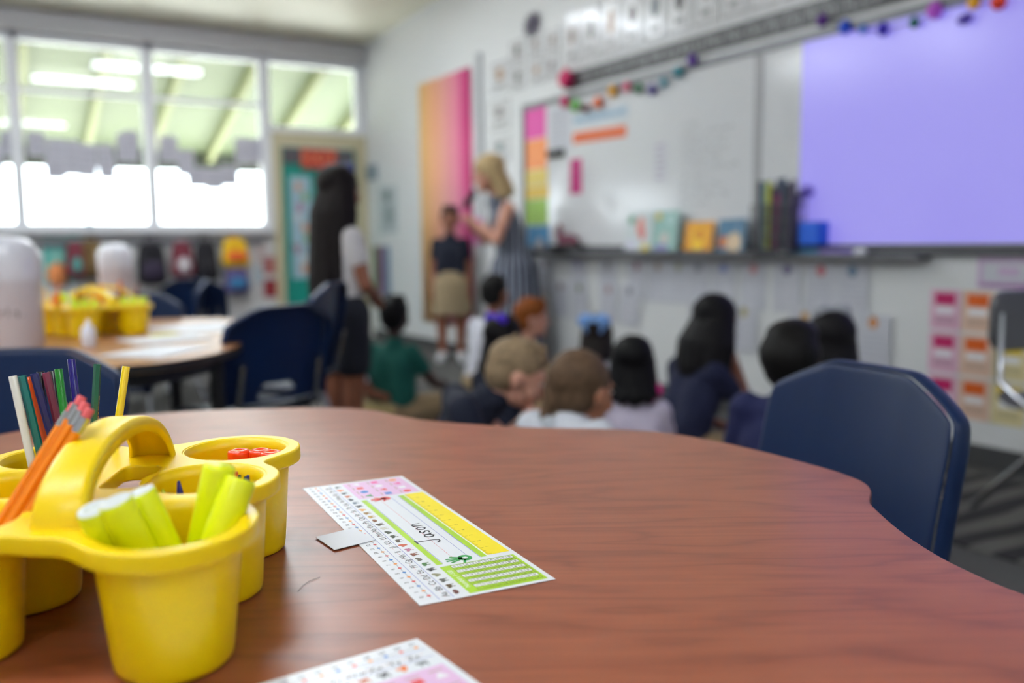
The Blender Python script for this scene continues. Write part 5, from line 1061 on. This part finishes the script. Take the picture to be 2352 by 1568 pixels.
kid((1645, 762), 4.0, -92, 'seated child with long black hair falling over a navy polo', skin='brown', shirt=(14, 22, 56), hair=('long', (17, 15, 17)), lean=(0, .16), head=(-10, 0, 0), arms=('lap', 'chin'), s=1.08)
kid((1905, 780), 3.4, -31, 'seated child with black hair and silver headband, behind the boy in dark blue', skin='tan', shirt=NAVY, hair=('bob', (20, 18, 20)), bow=((170, 172, 180), (0, -.02, .12), 1))
kid((1820, 800), 2.85, -62, 'seated boy with thick black hair in a dark blue sweater beside the right chair', skin='brown', shirt=(24, 30, 76), hair=('tall', (18, 16, 15)), lean=(0, .04), sleeve=.9, s=1.1, hunch=.04)
kid((1342, 865), 2.65, -70, 'seated girl with braided blond-brown hair in a white polo', skin='tan', shirt=(208, 210, 218), hair=('braid', (96, 74, 56)), lean=(0, .03), bow=((176, 180, 188), (-.05, -.10, -.10)), head=(-8, 0, -12), arms=('lap', 'lap'), hunch=.055, s=1.05)
kid((1188, 838), 3.0, -112, 'seated boy with cropped blond hair in a navy polo, chin on his hand', skin='pink', shirt=(15, 21, 42), hair=('fade', (140, 118, 92)), lean=(0, .20), head=(-24, 0, -4), arms=('chin', 'lap'), s=1.08, hunch=.06)
kid((790, 765), 4.95, -75, 'seated child in a white shirt and khaki trousers, hidden behind the standing girl', skin='brown', shirt=(206, 204, 216), hair=('short', (20, 18, 18)), bottom=('trousers', (170, 152, 104)), lean=(0, .02), arms=('knee', 'knee'), s=.86)
g1 = kid((782, 450), 4.2, -78, 'standing girl with very long dark hair, white shirt and dark shorts', pose='stand', skin='brown', shirt=(206, 202, 204), hair=('vlong', (26, 20, 20)), bottom=('shorts', (17, 20, 32)), bow=((62, 70, 120), (.0, .03, .10)), arms=('waist', 'waist'), s=1.07, sleeve=.45)
kid((1033, 505), 7.75, 149, 'standing child in a navy polo and khaki skirt, in front of the colour banner', pose='stand', skin='brown', shirt=(12, 18, 38), hair=('short', (30, 22, 20)), bottom=('skirt', (146, 128, 100)), arms=('side', 'side'), s=1.04)
tch = kid((1122, 388), 6.75, 72, 'blond woman in a long navy striped sleeveless dress, holding a dark phone', pose='stand', skin='fair', hair=('bob', (176, 152, 112)), dress=(34, 42, 62), arms=('up', 'up'), s=1.30, sleeve=0, lean=(0, .10), head=(-14, 0, 0), shoes=(40, 36, 40))
ph = MB(); P = atd(1078, 458, 6.62); ph.box((0, 0, 0), (.085, .012, .16)); o = ph.build('phone', black, bevel=.004); o.location = P; o.rotation_euler = (.5, .6, .9); tag(o, 'dark phone held up by the woman in the striped dress', 'phone')
